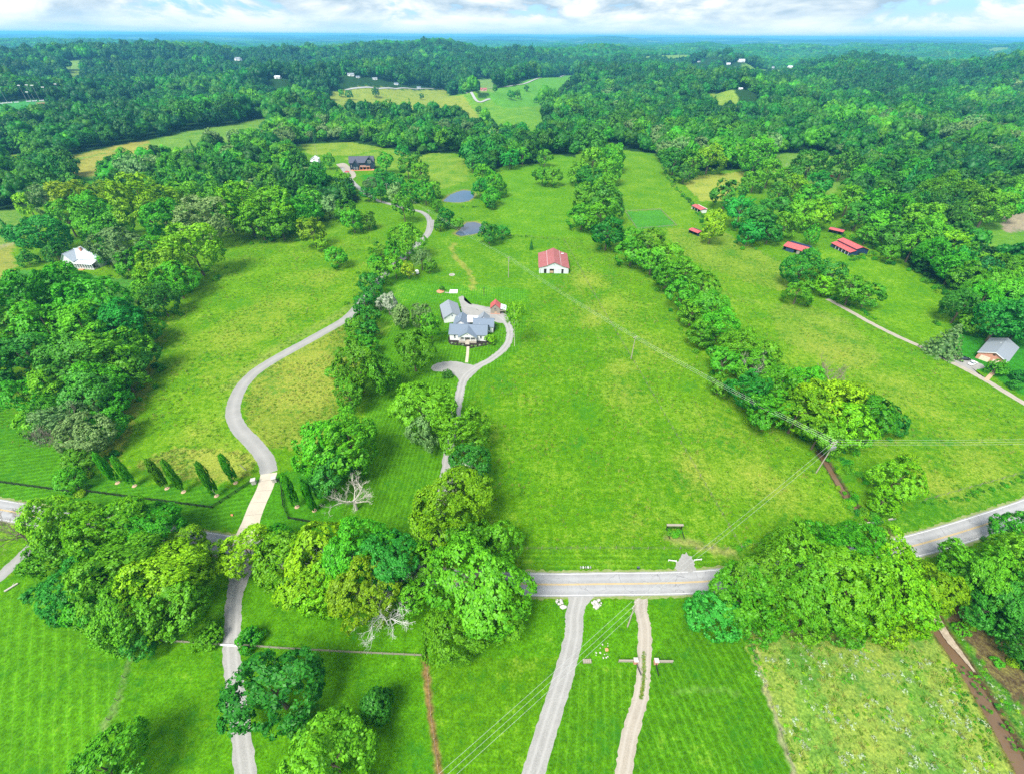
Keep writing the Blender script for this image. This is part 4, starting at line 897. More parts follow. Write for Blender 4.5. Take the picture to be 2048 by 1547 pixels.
grove('in the long hedgerow between hay fields', 'the road', (-.4, -1), hr, 'long hedgerow between the hay fields')
T(1795, 955, 42, 'L', 'round pale green tree beside the ditch above the guard rail', 'mid', .95)
T(1768, 1000, 30, 'L', 'lower pale green tree at the foot of the round ditch tree', 'mid', .8, .05)
T(1820, 920, 0.1 + 16, 'L', 'small pale green tree behind the round ditch tree', 'small')
# mid-right farm
T(1427, 452, 24, 'L', 'tall bright green tree beside the open blue shed', 'small', 1.3)
T(1606, 535, 36, 'D', 'dark green tree above the farm track in front of the blue barns', 'mid', .95)
T(1622, 545, 24, 'L', 'brighter tree leaning on the dark tree before the blue barns', 'small')
T(1598, 582, 27, 'M', 'low green tree below the dark tree on the farm track', 'small', .85)
T(1665, 548, 26, 'D', 'dark tree at the barn end of the clump beside the farm track', 'small')
T(1650, 570, 22, 'L', 'bright tree in the clump beside the farm track', 'small')
T(1705, 580, 30, 'M', 'green tree at the middle of the clump beside the farm track', 'small')
T(1735, 590, 27, 'M', 'green tree at the lower end of the clump beside the farm track', 'small')
T(1625, 470, 15, 'M', 'slanting bright green tree between the two blue barns', 'small', 1.2)
T(1455, 385, 32, 'D', 'broad dark tree at the corner of the straw hayfield', 'small', .8)
T(1900, 678, 36, 'G', 'drooping grey-green spruce beside the brick house yard', 'conifer', .9)
T(1994, 735, 17, 'M', 'clipped round green bush at the brick house corner', 'bush', .9, -.1)
T(2040, 752, 16, 'D', 'dark bush at the picture edge below the brick house', 'bush', .7, -.1)
T(2030, 770, 12, 'D', 'small dark bush below the brick house path', 'bush', .7, -.1)
bh = [(1925, 612, 36, 'D'), (1965, 600, 36, 'M'), (2005, 640, 48, 'T'), (2050, 640, 45, 'T'), (1985, 570, 36, 'M'), (2030, 590, 40, 'M'), (1950, 640, 26, 'M'), (2080, 600, 45, 'M')]
grove('in the clump behind the brick house', 'the hay field', (1, 0), bh, 'clump behind the brick house')
belt = [(1720, 430, 30, 'D'), (1755, 410, 30, 'M'), (1700, 400, 28, 'M'), (1760, 450, 30, 'M'), (1800, 425, 34, 'M'), (1795, 470, 32, 'D'), (1840, 440, 36, 'M'), (1830, 490, 32, 'M'), (1865, 465, 34, 'M'), (1870, 510, 34, 'M'), (1905, 490, 32, 'L'), (1910, 535, 34, 'M'), (1940, 510, 32, 'M'), (1945, 555, 34, 'M'), (1980, 530, 32, 'M'), (2015, 545, 34, 'M'), (2050, 560, 34, 'M'), (1735, 470, 18, 'M'), (1780, 505, 18, 'M'), (1930, 590, 20, 'M')]
grove('in the diagonal belt beyond the blue barns', 'the barns', (1, .5), belt, 'diagonal tree belt beyond the blue barns')
belt2 = [(1980, 415, 36, 'M'), (2010, 405, 32, 'M'), (1940, 400, 36, 'M'), (2045, 380, 36, 'M'), (1900, 405, 34, 'D'), (1880, 380, 34, 'M')]
grove('at the wood edge above the green paddock', 'the belt', (1, 0), belt2, 'wood edge above the far green paddock')
mr = [(1482, 420, 30, 'T'), (1515, 440, 34, 'T'), (1545, 425, 32, 'D'), (1500, 465, 24, 'T'), (1570, 450, 26, 'M'), (1600, 425, 30, 'M'), (1635, 425, 30, 'L'), (1620, 400, 26, 'M'), (1660, 410, 26, 'M'), (1540, 465, 22, 'D')]
grove('in the wood behind the blue barns', 'the arena', (1, 0), mr, 'wood behind the blue barns')
mr2 = [(1350, 320, 26, 'D'), (1385, 325, 26, 'M'), (1420, 315, 30, 'L'), (1460, 300, 28, 'M'), (1515, 310, 34, 'M'), (1540, 345, 26, 'M'), (1590, 375, 26, 'L'), (1560, 385, 22, 'D'), (1620, 335, 34, 'D'), (1640, 365, 26, 'D'), (1690, 325, 30, 'D'), (1510, 360, 22, 'M'), (1575, 350, 20, 'M'), (1370, 345, 20, 'D')]
grove('scattered round the straw hayfield', 'the arena', (1, 0), mr2, 'scattered trees round the straw hayfield')
# hilltop house and ponds
T(770, 320, 17, 'M', 'round tree with a clear trunk beside the dark hilltop house', 'small', .9, .6)
T(657, 322, 11, 'M', 'slim tree between the cabin and the dark hilltop house', 'small', 1.2)
T(806, 412, 20, 'M', 'tree with a visible trunk inside the bend of the upper driveway', 'small', 1.1, .5)
cg = [(765, 355, 18, 'T'), (790, 365, 18, 'T'), (815, 335, 18, 'M'), (830, 320, 14, 'M'), (842, 345, 20, 'L'), (805, 305, 14, 'D'), (740, 368, 14, 'G'), (760, 385, 16, 'D'), (735, 388, 14, 'D'), (790, 388, 18, 'G'), (820, 382, 20, 'M'), (850, 385, 22, 'M'), (868, 378, 16, 'M'), (670, 380, 18, 'M'), (640, 372, 18, 'M'), (690, 418, 22, 'M'), (655, 412, 22, 'G'), (632, 425, 18, 'M'), (705, 440, 22, 'M'), (735, 438, 18, 'M'), (615, 350, 14, 'G')]
grove('in the wood round the upper driveway', 'the cabin', (1, 0), cg, 'broken wood round the upper driveway')
pg = [(945, 325, 16, 'T'), (965, 345, 18, 'M'), (985, 360, 20, 'M'), (1000, 375, 16, 'M'), (960, 375, 18, 'D'), (985, 390, 18, 'M'), (975, 400, 12, 'M'), (984, 408, 10, 'D'), (1090, 315, 16, 'M'), (1105, 350, 20, 'M'), (1085, 350, 18, 'M'), (1020, 318, 18, 'T'), (1045, 312, 16, 'M')]
grove('in the pasture above the ponds', 'the blue pond', (1, 0), pg, 'trees in the pasture strip above the ponds')
for (cx, cy, r_, kd, lb) in ((682, 186, 6, 'M', 'small tree at the west end of the far yellow field'), (698, 190, 7, 'D', 'dark tree standing in the far yellow field near the white house'), (751, 184, 8, 'D', 'broad dark tree in the far yellow field below the road'), (843, 193, 5, 'D', 'lone round tree in the middle of the far yellow field'), (957, 219, 6, 'D', 'lone tree at the line between yellow and green far fields'),
        (1022, 190, 7, 'D', 'dark tree at the west side of the far clump in the green wedge'), (1035, 188, 7, 'D', 'dark tree at the middle of the far clump in the green wedge'), (1053, 176, 5, 'D', 'slim tree above the far clump in the green wedge'), (1072, 199, 5, 'D', 'small dark tree at the foot of the green wedge field')): T(cx, cy, r_, kd, lb, 'small', 1.0, .2)
# dead and bare trees
def dead(cx, cy, base, h, me, label, name='dead_tree', rz=0.0, w=1.0):
    p = G(*base); o = empty(name, p, rz, label, 'dead tree', 'bare dead trees'); q = link('branches', me, o); q.scale = (h * w, h * w, h); return o
DEAD1 = deadmesh('branches', 3, DEADW, 6, 4, 3, 1.0, .02, 1.5, .03); DEAD2 = deadmesh('branches', 5, simple('bleached_wood', (.50, .49, .48), .85, .12, 3), 6, 4, 3, 1.0, .10, 1.3, .020)
DEAD3 = deadmesh('branches', 9, BROWNTWIG, 7, 4, 3, 1.0, -.05, .9, .016)
dead(0, 0, (713, 1018), 13, DEAD1, 'bare dead tree with spreading grey limbs on the striped lawn edge', w=.9)
dead(0, 0, (772, 1245), 14, DEAD2, 'bare white tree with drooping branches above the plank fence', rz=2, w=.85)
dead(0, 0, (795, 1200), 15, DEAD2, 'thin bare tree at the road edge behind the bare white tree', rz=.5, w=.5)
dead(0, 0, (60, 1085), 13, DEAD3, 'bare brushy tree between the road and the side lane', rz=1)
dead(0, 0, (275, 640), 12, DEAD3, 'pale bare tree at the meadow edge of the wood below the white house', rz=2)
dead(0, 0, (150, 905), 15, DEAD3, 'bare branches rising from the strip of wood by the black fence', rz=3)
dead(0, 0, (1500, 760), 15, DEAD1, 'bare grey tree in the long hedgerow near the power pole', rz=1, w=.7)
dead(0, 0, (1650, 775), 13, DEAD3, 'bare silvery tree behind the long hedgerow on the hay field side', rz=4)
dead(0, 0, (1690, 600), 13, DEAD3, 'bare pale tree in the clump beside the farm track', rz=5)
dead(0, 0, (1372, 360), 14, DEAD1, 'bare pale-limbed tree at the corner of the straw hayfield', rz=2, w=.6)
dead(0, 0, (1575, 352), 14, DEAD1, 'broken bare tree between the paddocks beyond the straw hayfield', rz=3, w=.7)

# ------------------------------------------------------------------ the far woods (one mass)
def protocol(meshes, name):
    c = bpy.data.collections.new(name)
    for k, (me, mk) in enumerate(meshes):
        o = bpy.data.objects.new('%s_%d' % (name, k), me); c.objects.link(o)
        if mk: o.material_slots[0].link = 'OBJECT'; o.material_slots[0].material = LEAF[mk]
    return c
def massobj(name, pts, scl, rots, idx, coll, label, parent=None):
    me = bpy.data.meshes.new(name); me.vertices.add(len(pts)); me.vertices.foreach_set('co', np.ascontiguousarray(pts, np.float32).ravel())
    for nme, typ, arr, key in (('scl', 'FLOAT_VECTOR', scl, 'vector'), ('rot', 'FLOAT_VECTOR', rots, 'vector'), ('idx', 'INT', idx, 'value')):
        a = me.attributes.new(nme, typ, 'POINT'); a.data.foreach_set(key, np.ascontiguousarray(arr, np.float32 if typ != 'INT' else np.int32).ravel())
    o = link(name, me, parent); tag(o, label, kind='stuff')
    g = bpy.data.node_groups.new(name, 'GeometryNodeTree'); g.interface.new_socket('Geometry', in_out='INPUT', socket_type='NodeSocketGeometry'); g.interface.new_socket('Geometry', in_out='OUTPUT', socket_type='NodeSocketGeometry')
    gi = g.nodes.new('NodeGroupInput'); go = g.nodes.new('NodeGroupOutput'); ip = g.nodes.new('GeometryNodeInstanceOnPoints'); ci = g.nodes.new('GeometryNodeCollectionInfo')
    ci.inputs['Collection'].default_value = coll; ci.inputs['Separate Children'].default_value = True; ci.inputs['Reset Children'].default_value = True
    def na(nme, dt):
        n = g.nodes.new('GeometryNodeInputNamedAttribute'); n.data_type = dt; n.inputs['Name'].default_value = nme; return [s for s in n.outputs if s.enabled and s.name == 'Attribute'][0]
    g.links.new(gi.outputs[0], ip.inputs['Points']); g.links.new(ci.outputs[0], ip.inputs['Instance']); ip.inputs['Pick Instance'].default_value = True
    g.links.new(na('idx', 'INT'), ip.inputs['Instance Index']); g.links.new(na('scl', 'FLOAT_VECTOR'), ip.inputs['Scale']); g.links.new(na('rot', 'FLOAT_VECTOR'), ip.inputs['Rotation'])
    g.links.new(ip.outputs[0], go.inputs[0]); md = o.modifiers.new('mass', 'NODES'); md.node_group = g; return o
FARC = [crownmesh('wood_crown', 200 + k, 12, (.3, .48), 190, 9, .075, (.10, .18), core=.7) for k in range(5)]
def domemesh(name, seed):
    rg = np.random.RandomState(seed); nl = 15; g = np.arange(nl) + .5; zz = 1 - 1.5 * g / nl; an = g * 2.39996 + rg.uniform(0, 6); sx = np.sqrt(1 - zz * zz)
    d = unit(np.stack([sx * np.cos(an), sx * np.sin(an), zz], 1) + rg.normal(size=(nl, 3)) * .2); lr = rg.uniform(.30, .46, nl); lc = d * (1 - lr * .9)[:, None] * rg.uniform(.75, 1.12, (nl, 1)); Vs = []; Fs = []; L = []; o = 0
    for c, r in zip(np.vstack([lc, [[0, 0, -.1]]]), np.append(lr, .6)):
        v = ICO2[0] * (1 + .16 * np.sin(ICO2[0] @ rg.normal(size=3) * 5 + rg.uniform(0, 6))[:, None] + rg.uniform(-.09, .09, (len(ICO2[0]), 1))) * r + c
        Vs.append(v); Fs.append(np.hstack([ICO2[1], ICO2[1][:, :1]]) + o); o += len(v); L.append(np.clip(rg.uniform(.1, .75) + rg.uniform(-.2, .2, len(ICO2[1])), 0, 1))
    td = unit(rg.normal(size=(60, 3)) + np.array([0, 0, .5])); V2, F2, l2 = leaves(rg, td * rg.uniform(.85, 1.0, (60, 1)), td, rg.uniform(.1, .16, 60), 5, .07)
    return meshnp(name, np.vstack(Vs + [V2]), np.vstack(Fs + [F2 + o]), [LEAF['M']], np.concatenate(L + [l2]))
DOME = [domemesh('wood_dome', 230 + k) for k in range(4)]
FARCON = conifermesh('wood_conifer', 210, 7, 6, 4, .13)
wc = protocol([(FARC[k % 5], kd) for k, kd in enumerate('FFDEEEMMMG')] + [(DOME[k % 4], kd) for k, kd in enumerate('FFFFDEEEMM')] + [(FARCON, 'D'), (FARCON, 'T')], 'wood_source')
def patchmesh(seed):
    rg = np.random.RandomState(seed); Vs = []; Fs = []; L = []; o = 0
    for q in range(20):
        a = rg.uniform(0, 6.28); r = 36 * math.sqrt(rg.uniform()); R = rg.uniform(8, 14)
        v = ICO[0] * (1 + rg.uniform(-.28, .28, (len(ICO[0]), 1))) * np.array([R, R, R * .85]) + np.array([r * math.cos(a), r * math.sin(a), rg.uniform(2, 9)])
        Vs.append(v); Fs.append(np.hstack([ICO[1], ICO[1][:, :1]]) + o); o += len(v); L.append(np.full(len(ICO[1]), rg.uniform(0, 1)))
    return meshnp('wood_patch', np.vstack(Vs), np.vstack(Fs), [LEAF['D']], np.concatenate(L))
pc = protocol([(patchmesh(k), kd) for k, kd in enumerate('FEFFDF')], 'wood_patch_source')
rg = np.random.RandomState(11)
def glade(x, y):
    return np.sin(x * .0031 + 1.3 * np.sin(y * .0017)) + np.sin(y * .0042 + 1.1 * np.sin(x * .0023) + 1) + .6 * np.sin(x * .011 - y * .009)
def seedpts(step, r0, r1):
    n = int(r1 * 1.05 / step); gx, gy = np.meshgrid(np.arange(-n, n + 1) * step, np.arange(0, n + 1) * step); x = gx.ravel() + rg.uniform(-.42, .42, gx.size) * step; y = gy.ravel() + rg.uniform(-.42, .42, gx.size) * step
    r = np.hypot(x, y); az = np.abs(np.arctan2(x, y)); k = (r > r0) & (r < r1) & (az < math.radians(57)); x, y = x[k], y[k]
    ins = np.zeros(len(x), bool)
    for P in _open: ins |= pip(x, y, P)
    for p in FARP:                                   # yards of the far houses, open towards the camera
        d = math.hypot(p.x, p.y); ux, uy = p.x / d, p.y / d; al = (x - p.x) * ux + (y - p.y) * uy; ac = np.abs((x - p.x) * uy - (y - p.y) * ux)
        ins |= (ac < 24 + d * .006) & (al < 26) & (al > -min(300, d * .11))
    ins |= (glade(x, y) > 1.72) & (np.hypot(x, y) > 1900)
    return x[~ins], y[~ins]
sx_, sy_, sr_ = [], [], []
for st_, ra, rb in ((10.5, 330, 560), (13.0, 560, 850), (16.5, 850, 1350), (20.0, 1350, 2700)):
    xa, ya = seedpts(st_, ra, rb); sx_.append(xa); sy_.append(ya); sr_.append(np.full(len(xa), st_ * .60))
x, y, R0 = np.concatenate(sx_), np.concatenate(sy_), np.concatenate(sr_); n = len(x)
big_ = np.sin(x * .011 + y * .007) + np.sin(x * .006 - y * .012 + 2) + rg.normal(size=n) * .5
R = R0 * rg.uniform(.62, 1.38, n) * (1 + .08 * big_); asp = rg.uniform(.75, 1.25, n); stand = .5 + .2 * np.sin(x * .013 + 1.6 * np.sin(y * .008)) + .2 * np.sin(y * .011 + 1.4 * np.sin(x * .009) + 1) + rg.normal(size=n) * .2
rr_ = np.hypot(x, y); stand = np.clip(stand - .40 * smooth(rr_, 900, 2000) + .06, 0, .999)
idx = (stand * 10).astype(int); idx = idx + np.where(rg.uniform(size=n) < .25 + .6 * smooth(rr_, 500, 1100), 10, 0); idx = np.where(rg.uniform(size=n) < .05, rg.randint(20, 22, n), idx)
con = idx > 19; asp = np.where(con, 2.0, asp); R = np.where(con, R * .62, R)
z = hgt(x, y) + R * asp * .9 + rg.uniform(0, 7, n) ** 1.2 * (R0 / 10)
x2, y2 = seedpts(52, 2650, 9500); n2_ = len(x2); s2 = rg.uniform(.9, 1.3, n2_)
fpts = np.stack([x, y, z], 1); fscl = np.stack([R, R, R * asp], 1); frot = np.stack([0 * x, 0 * x, rg.uniform(0, 6.28, n)], 1)
wood_o = massobj('far_woods', fpts, fscl, frot, idx, wc, 'mass of far green woodland covering the valley and hills')
massobj('distant_woods', np.stack([x2, y2, hgt(x2, y2) - 1], 1), np.stack([s2, s2, s2], 1), np.stack([0 * x2, 0 * x2, rg.uniform(0, 6.28, n2_)], 1), rg.randint(0, 6, n2_), pc, 'unbroken distant woodland canopy on the hazy ridges')
print('woods', n, n2_, 'trees', len(TREES))

# ------------------------------------------------------------------ buildings
def gable(root, x0, x1, y0, y1, eave, ridge, axis, wm, rm, ov=.45, loc=(0, 0), rz=0.0, rib=0, names=('wall', 'roof'), zb=0.0, th=.14, ridgepos=.5):
    """gabled block; axis = direction of the ridge; walls and roof are parts of root"""
    w = MB(); r = MB()
    def q(a, b, z): return (a, b, z) if axis == 'y' else (b, a, z)
    a0, a1, b0, b1 = (x0, x1, y0, y1) if axis == 'y' else (y0, y1, x0, x1)
    ac = a0 + (a1 - a0) * ridgepos
    for b in (b0, b1): w.face([q(a0, b, zb), q(a1, b, zb), q(a1, b, eave), q(ac, b, ridge), q(a0, b, eave)])
    for a in (a0, a1): w.face([q(a, b0, zb), q(a, b1, zb), q(a, b1, eave), q(a, b0, eave)])
    for a, sgn in ((a0, -1), (a1, 1)):
        sl = (ridge - eave) / abs(ac - a); ae = a + sgn * ov; ze = eave - ov * sl + .06; zr = ridge + .06
        P = [q(ae, b0 - ov, ze), q(ae, b1 + ov, ze), q(ac, b1 + ov, zr), q(ac, b0 - ov, zr)]
        nn = (Vector(P[1]) - Vector(P[0])).cross(Vector(P[2]) - Vector(P[0]))
        if nn.z < 0: P = P[::-1]
        r.slab([Vector(p) + Vector((0, 0, th)) for p in P], th)
        if rib:
            k = b0 - ov + rib / 2
            while k < b1 + ov:
                r.bar(Vector(q(ae, k, ze + th + .02)), Vector(q(ac, k, zr + th + .02)), .06, .05); k += rib
    wo_ = link(names[0], w.mesh(names[0], wm), root, (*loc, 0), rz); ro_ = link(names[1], r.mesh(names[1], rm), root, (*loc, 0), rz)
    cap = MB().bar(q(ac, b0 - ov, ridge + .06 + th), q(ac, b1 + ov, ridge + .06 + th), .3, .07); link('ridge_cap', cap.mesh('ridge_cap', rm), ro_)
    return wo_, ro_
def window(root, c, n, w=1.0, h=1.4, fm=None, pm=None, name='window', bars=1):
    n = Vector((n[0], n[1], 0)).normalized(); s = Vector((-n.y, n.x, 0)); c = Vector(c); f = MB()
    for sg in (-1, 1):
        f.bar(c + s * sg * w / 2 - Vector((0, 0, h / 2)) + n * .04, c + s * sg * w / 2 + Vector((0, 0, h / 2)) + n * .04, .12, .12)
        f.bar(c - s * w / 2 + Vector((0, 0, sg * h / 2)) + n * .045, c + s * w / 2 + Vector((0, 0, sg * h / 2)) + n * .045, .13, .13)
    for k in range(bars): f.bar(c - s * w / 2 + n * .035, c + s * w / 2 + n * .035, .06, .06)
    o = part(name, f, fm or WHITE, root)
    a = c + n * .025; pq = [a - s * w / 2 - Vector((0, 0, h / 2)), a + s * w / 2 - Vector((0, 0, h / 2)), a + s * w / 2 + Vector((0, 0, h / 2)), a - s * w / 2 + Vector((0, 0, h / 2))]
    part('pane', MB().slab(pq, .02), pm or GLASS, o); return o
def opening(root, c, n, w, h, mat=None, name='doorway', th=.05):
    n = Vector((n[0], n[1], 0)).normalized(); s = Vector((-n.y, n.x, 0)); a = Vector(c) + n * th
    return part(name, MB().slab([a - s * w / 2 - Vector((0, 0, h / 2)), a + s * w / 2 - Vector((0, 0, h / 2)), a + s * w / 2 + Vector((0, 0, h / 2)), a - s * w / 2 + Vector((0, 0, h / 2))], .04), mat or DARKIN, root)

# white farmhouse
h = empty('farmhouse', (-21.6, 187.7, 0), -.045, 'white farmhouse with grey shingle roofs, front gable porch and attached garage', 'house')
gable(h, -9, 9, 0, 9.4, 3.5, 6.3, 'x', WHITE, SHINGLE)
gable(h, -8.4, -1.2, 9.0, 17.2, 3.3, 6.0, 'y', WHITE, SHINGLE, names=('rear_wall', 'rear_roof'))
gable(h, -4.4, 4.4, -7, 7, 3.1, 5.6, 'y', WHITE, SHINGLE2, .5, (-12.3, 24.2), .29, names=('garage_wall', 'garage_roof'))
gable(h, 1.8, 11.6, 8.3, 15.4, 3.4, 5.9, 'x', WHITE, SHINGLE, names=('wing_wall', 'wing_roof'))
gable(h, 3.4, 8.6, 15.0, 19.2, 3.2, 5.5, 'y', WHITE, SHINGLE2, names=('back_gable_wall', 'back_gable_roof'))
pr = MB()
for sg in (-1, 1):
    P = [Vector((sg * 4.6, -2.6, 3.15)), Vector((sg * 4.6, 2.2, 3.15)), Vector((0, 4.9, 6.15)), Vector((0, -2.6, 6.0))]
    if sg > 0: P = P
    else: P = P[::-1]
    pr.slab([p + Vector((0, 0, .12)) for p in P], .12)
part('porch_roof', pr, SHINGLE, h)
part('porch_gable', MB().slab([(-4.2, -2.2, 3.2), (4.2, -2.2, 3.2), (0, -2.2, 5.85)], .12), WHITE, h)
part('gable_vent', MB().box((0, -2.24, 4.7), (.7, .05, .45)), SHINGLE2, h)
part('porch_floor', MB().box((0, -1.1, .55), (8.6, 2.2, 1.1)), CONC, h)
for x_ in (-4.1, -1.5, 1.5, 4.1): part('porch_column', MB().box((x_, -2.05, 2.15), (.26, .26, 2.1)), WHITE, h)
rl = MB()
for a_, b_ in ((-4.1, -1.0), (1.0, 4.1)):
    for z_ in (1.35, 2.0): rl.bar((a_, -2.1, z_), (b_, -2.1, z_), .07)
    k = a_ + .2
    while k < b_: rl.bar((k, -2.1, 1.1), (k, -2.1, 2.0), .045); k += .22
part('porch_railing', rl, WHITE, h)
for k in range(4): part('step', MB().box((0, -2.45 - .32 * k, .95 - .24 * k - .3), (2.0, .34, .6)), CONC, h)
d_ = part('front_door', MB().box((0, -.05, 2.15), (1.1, .1, 2.1)), SHINGLE2, h); part('handle', MB().box((.42, -.13, 2.1), (.08, .08, .12)), STEEL, d_)
for x_ in (-2.4, 2.4): window(h, (x_, 0, 2.3), (0, -1), 1.3, 1.2)
for x_ in (-6.5, 6.3): window(h, (x_, 0, 2.1), (0, -1), 1.0, 1.7)
window(h, (9.6, 8.3, 2.1), (0, -1), 1.0, 1.6)
for y_ in (2.4, 6.6): window(h, (9, y_, 2.1), (1, 0), 1.0, 1.5); window(h, (-9, y_, 2.1), (-1, 0), 1.0, 1.5)
window(h, (11.6, 11.8, 2.1), (1, 0), 1.1, 1.5)
part('dormer', MB().box((-.2, 12.6, 5.0), (3.0, 2.6, 2.6)), WHITE, h); part('patio_cover', MB().box((.4, 17.4, 2.85), (5.4, 4.4, .16)), WHITE, h)
for x_, y_ in ((-1.9, 15.4), (-1.9, 19.4), (2.8, 19.4)): part('patio_post', MB().box((x_, y_, 1.4), (.16, .16, 2.8)), WHITE, h)
part('chimney', MB().box((.1, 5.3, 6.5), (.7, .7, 1.0)), DARKSH, h)
for x_, y_, z_ in ((-5, 11.5, 5.8), (-6.4, 14, 5.3), (3.5, 12.6, 5.9), (-3, 6.6, 5.8), (5, 6.2, 6)): part('vent_pipe', MB().tube([(x_, y_, z_ - .6), (x_, y_, z_ + .35)], .09, 6), WHITE, h)
gv = link('gable_vent', MB().box((0, -7.05, 3.9), (.7, .06, .7)).mesh('gable_vent', SHINGLE2), h, (-12.3, 24.2, 0), .29)
for k in range(3): link('garage_vent', MB().box((-.9, -3 + k * 3.2, 5.15), (.35, .35, .4)).mesh('garage_vent', SHINGLE), h, (-12.3, 24.2, 0), .29)
for k, (x_, y_) in enumerate([(904, 686), (911, 687), (919, 688), (926, 689.5), (944, 692), (951, 692), (960, 690), (968, 689), (976, 687)]):
    T(x_, y_, 2.6, 'SGG'[k % 3], 'small pale shrub in the mulch before the farmhouse, %s from the garage side' % nth_(k), 'bush', .7, -.2, 'shrubs in the farmhouse mulch bed')

# white metal barn with a red roof
b_ = empty('barn', (25.6, 267.6, 0), -.03, 'white metal barn with faded red roof in the far corner of the field', 'barn')
prof = [(-9, 3.7), (-3.9, 5.2), (.3, 7.0), (4.5, 5.2), (9.4, 3.7)]; L = 23.5
w_ = MB()
for yy in (0, L): w_.face([(-9, yy, 0), (9.4, yy, 0)] + [(x_, yy, z_ - .03) for x_, z_ in prof[::-1]])
for x_, z_ in ((-9, 3.7), (9.4, 3.7)): w_.face([(x_, 0, 0), (x_, L, 0), (x_, L, z_), (x_, 0, z_)])
part('wall', w_, WHITEM, b_)
for (xa, za), (xb, zb_), nm in ((prof[0], prof[1], 'side_roof'), (prof[1], prof[2], 'roof'), (prof[2], prof[3], 'roof'), (prof[3], prof[4], 'side_roof')):
    r_ = MB(); e0 = .5 if nm == 'side_roof' and xa < 0 else 0; e1 = .5 if nm == 'side_roof' and xb > 0 else 0; s_ = (zb_ - za) / (xb - xa)
    lift = .22 if nm == 'roof' else 0
    A = (xa - e0, za - e0 * s_ + lift); B = (xb + e1, zb_ + e1 * s_ + lift)
    r_.slab([(A[0], -.5, A[1] + .1), (B[0], -.5, B[1] + .1), (B[0], L + .5, B[1] + .1), (A[0], L + .5, A[1] + .1)], .1)
    k = -.2
    while k < L + .4: r_.bar((A[0], k, A[1] + .12), (B[0], k, B[1] + .12), .07, .05); k += .95
    part(nm, r_, REDOLD, b_)
for x_, z_ in (prof[1], prof[3]): part('trim', MB().bar((x_, -.5, z_ + .2), (x_, L + .5, z_ + .2), .22, .2), WHITEM, b_)
part('ridge_cap', MB().bar((.3, -.5, 7.36), (.3, L + .5, 7.36), .4, .08), REDOLD, b_)
part('skylight', MB().box((6.2, L - 3, 4.95), (2.2, 1.2, .06)), WHITEM, b_)
for x_, w2, m_, nm in ((-5.2, 1.6, DARKIN, 'doorway'), (-1.2, 2.9, DARKIN, 'doorway'), (5.6, 1.3, DARKIN, 'doorway')): opening(b_, (x_, 0, 1.45), (0, -1), w2, 2.9, m_, nm)
opening(b_, (-1.2, -.05, 1.0), (0, -1), 2.3, 1.4, WOODT, 'gate')
for x_ in (-7.6, -3.4, 2.3, 7.8): opening(b_, (x_, 0, 1.5), (0, -1), 1.9, 3.0, WHITEM, 'door_panel', .1)
part('door_track', MB().bar((-8.9, -.12, 3.1), (9.3, -.12, 3.1), .1, .16), WHITE, b_); opening(b_, (.3, 0, 5.5), (0, -1), .8, .4, SHINGLE2, 'gable_vent')
part('post', MB().box((-8.7, -.6, 1.7), (.2, .2, 3.4)), WHITE, b_)

# wooden shed with a lean-to
b_ = empty('wooden_shed', (-9.2, 214.6, 0), -.02, 'weathered grey shed with red roof and white lean-to beside the gravel yard', 'shed')
gable(b_, -2.5, 2.5, 0, 5.2, 3.6, 5.9, 'y', WOODG, REDM, .3, rib=.7)
part('lean_to_roof', MB().slab([(2.6, -.3, 3.5), (5.9, -.3, 2.5), (5.9, 5.4, 2.5), (2.6, 5.4, 3.5)], .1), WHITEM, b_)
for y_ in (.1, 2.6, 5.0): part('lean_to_post', MB().box((5.6, y_, 1.25), (.16, .16, 2.5)), WOODG, b_)
part('lean_to_wall', MB().box((4.1, 5.1, 1.3), (3.0, .1, 2.6)), WOODG, b_); part('board_rail', MB().box((4.1, .05, 2.1), (3.1, .1, .8)), WOODG, b_)
window(b_, (0, 0, 3.2), (0, -1), .9, 1.0, WOODG); window(b_, (0, 0, 1.9), (0, -1), .9, .5, WOODG)
opening(b_, (.2, 0, .85), (0, -1), 1.2, 1.6, WOODT, 'door'); part('plinth', MB().box((0, 2.6, .12), (5.2, 5.4, .5)), BRICK, b_)

# dark hilltop house
b_ = empty('house', (-167, 540, 0), .12, 'dark navy two-storey house with brown porch on the distant hilltop lawn', 'house')
gable(b_, -13, 13, 0, 11, 7.0, 12.2, 'x', SLATE, DARKSH, .6)
gable(b_, -9.8, -2.8, -4, 5, 5.2, 9.8, 'y', SLATE, DARKSH, .5, names=('gable_wall', 'gable_roof'))
gable(b_, 4.4, 13.2, -1.4, 6, 7.8, 12.6, 'y', SLATE, DARKSH, .5, names=('upper_gable_wall', 'upper_gable_roof'))
part('porch_roof', MB().slab([(-2.6, -3.8, 3.3), (9.0, -3.8, 3.3), (9.0, 0, 4.3), (-2.6, 0, 4.3)], .15), simple('brown_roof', (.22, .13, .10), .8), b_)
for x_ in (-2.2, 1.4, 5.0, 8.6): part('porch_post', MB().box((x_, -3.5, 1.65), (.4, .4, 3.3)), ORANGE, b_)
part('patio', MB().box((1, -3.4, .2), (24, 4.4, .4)), ORANGE, b_)
for x_, y_, z_, w2, h2 in ((8.8, -1.4, 8.0, 3.2, 2.4), (-7.6, -4, 2.2, 1.3, 2.2), (-4.8, -4, 2.2, 1.3, 2.2), (-1, 0, 7.0, 0, 0), (2.6, 0, 2.2, 1.6, 2.0), (6.4, -1.4, 2.2, 1.6, 2.0), (-11, 0, 3.5, 1.2, 1.8)):
    if w2: window(b_, (x_, y_, z_), (0, -1), w2, h2)
for y_ in (3, 7): window(b_, (13.2, y_ - 2, 3.5), (1, 0), 1.3, 1.8)
